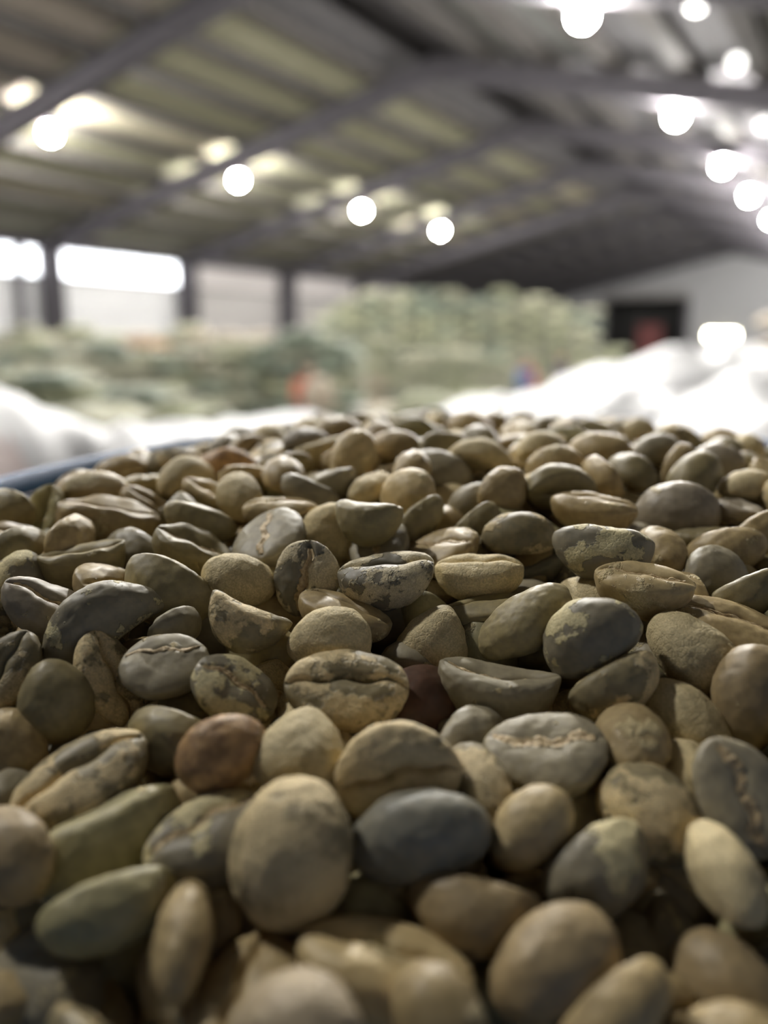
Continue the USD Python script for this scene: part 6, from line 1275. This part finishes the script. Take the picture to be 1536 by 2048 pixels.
    ([52.39, 146.7, -17.6, 0.737, 0.617, -0.061, -0.27, 9.46, 0.75, 0.42, 0.05], 'tan'),
    ([30.43, 180.04, -18.72, 0.997, -0.08, 0.004, 0.009, 9.62, 0.76, 0.46, 0.05], 'tan'),
    ([-1.32, 173.51, -17.59, 0.487, 0.852, 0.06, 0.18, 9.0, 0.74, 0.47, 0.05], 'tan'),
    ([27.46, 162.88, -17.07, -0.089, 0.212, -0.032, 0.973, 8.81, 0.65, 0.48, 0.02], 'olive'),
    ([18.33, 180.47, -18.05, 0.934, -0.191, 0.301, -0.016, 8.18, 0.74, 0.45, 0.02], 'grey'),
    ([23.22, 167.92, -16.71, 0.367, -0.626, 0.655, -0.21, 9.05, 0.65, 0.43, 0.02], 'grey'),
    ([-9.04, 38.88, -40.75, -0.161, -0.05, 0.986, -0.004, 8.53, 0.66, 0.45, 0.02], 'silver'),
    ([3.38, 40.84, -43.41, -0.066, -0.183, 0.599, 0.777, 8.01, 0.64, 0.48, 0.02], 'silver'),
    ([29.03, 49.17, -34.6, 0.762, 0.599, -0.117, -0.215, 9.0, 0.69, 0.44, 0.15], 'grey'),
    ([36.45, 69.38, -26.1, -0.311, -0.624, 0.279, 0.66, 9.5, 0.71, 0.47, 0.05], 'green'),
]
HEAP = [[-70, -75], [0, -55], [25, -45], [35.0, -40.7], [40.1, -38.0], [44.0, -36.4], [51.1, -34.3], [58.9, -31.0], [65.1, -28.3], [74.7, -23.9], [82.9, -21.2], [93.3, -17.9], [102.8, -16.5], [115.4, -15.0], [134.7, -15.0], [165.1, -16.6], [190, -19.0], [214, -23], [240, -30]]


def place(r):
    return (r[0] * .001, r[1] * .001, CAM_Z + r[2] * .001), r[3:7]


def add_bean(r, colour, o, label, group, seed, lv):
    loc, q = place(r)
    n = np.linalg.norm(q)
    t = thing('coffee_bean', label, 'coffee bean', group, loc, [x / n for x in q])
    L, W, T = r[7], r[7] * r[8], r[7] * r[9]
    b, s = bean_mesh(L, W, T, r[10], seed, cd=o.get('cd', .25 if o.get('chaff') == 2 else .5), tp=o.get('tp', ((seed * 37) % 11 - 5) * .02), dip=o.get('dip', .05), e=o.get('e', ((seed * 17) % 9 - 4) * .012),
                     cx=o.get('cx', 0.0), lv=lv, chaff=o.get('chaff', 0), lb=o.get('lobe', 1.0))
    part(t, 'body', b, BM[colour], smooth=True)
    if s is not None:
        part(t, 'crease_skin', s, M_CHAFF, smooth=True, label='tan papery skin caught in the crease')


for i, (r, colour, o, label) in enumerate(HEROES):
    add_bean(r, colour, o, label, 'green coffee beans heaped in the tub', i + 1, o.get('ico', 5 if r[7] / r[1] > .135 and 55 < r[1] < 80 and i < 60 else 4))
for i, (r, colour, label) in enumerate(OTHERS):
    add_bean(r, colour, {}, label, 'green coffee beans heaped in the tub', 300 + i, 4 if r[1] < 75 else 3)

# the uncounted beans: what lies beneath and beyond those
pi = UsdGeom.PointInstancer.Define(stage, '/World/coffee_bean_fill')
keys(pi.GetPrim(), 'deeper layers of green coffee beans filling the blue tub', 'coffee beans', None, 'stuff')
kinds = ['olive', 'tan', 'grey', 'mottled', 'green', 'silver', 'grey', 'tan']
for k, colour in enumerate(kinds):
    b, _ = bean_mesh(9.0, 6.3, 4.0, [.02, .05, .12][k % 3], 900 + k, lv=3)
    usdkit.mesh(stage, f'/World/coffee_bean_fill/kind_{k}', b, BM[colour], smooth=True)
pi.CreatePrototypesRel().SetTargets([Sdf.Path(f'/World/coffee_bean_fill/kind_{k}') for k in range(len(kinds))])
HY, HZ = np.array(HEAP).T


def heap(x, y):
    s = min(1, max(0, (y - 60) / 60))
    z = float(np.interp(y, HY, HZ)) - 7.5 * ((x - 14) / 70) ** 2 * s * s * (3 - 2 * s)
    rho = math.hypot((x - 18) / 80, (y - 73) / 142)
    return min(z, -31.0 + (1 - rho) * 52) if y > 55 else z


g = np.random.default_rng(5)
pos, ori, idx = [], [], []
for layer in range(5):
    for yy in np.arange(-72, 222, 6.0):
        for xx in np.arange(-74, 110, 7.6):
            x = xx + g.uniform(-2.5, 2.5) + 3.8 * (int(yy / 6) % 2)
            y = yy + g.uniform(-2, 2)
            dep = 4.6 + layer * 4.2 + g.uniform(-.6, .6)
            z = heap(x, y) - dep
            shrink = 4 + max(0, -z - 23.5) * .19
            if ((x - TX * 1000) / (TA * 1000 - shrink)) ** 2 + ((y - TY * 1000) / (TB * 1000 - shrink)) ** 2 > 1 or z < -132:
                continue
            if layer == 0 and (y < 28 or y > 196 or abs(x - 18) > 66):       # the surface itself where no single bean lies
                pass
            q = g.normal(size=4)
            q /= np.linalg.norm(q)
            pos.append(Gf.Vec3f(x * .001, y * .001, CAM_Z + z * .001))
            ori.append(Gf.Quath(*map(float, q)))
            idx.append(int(g.integers(len(kinds))))
for r, colour in SURFACE:
    loc, q = place(r)
    pos.append(Gf.Vec3f(*map(float, loc)))
    ori.append(Gf.Quath(float(q[3]), *map(float, q[:3])))
    idx.append(kinds.index(colour) if colour in kinds else 0)
pi.CreateProtoIndicesAttr(Vt.IntArray(idx))
pi.CreatePositionsAttr(Vt.Vec3fArray(pos))
pi.CreateOrientationsAttr(Vt.QuathArray(ori))
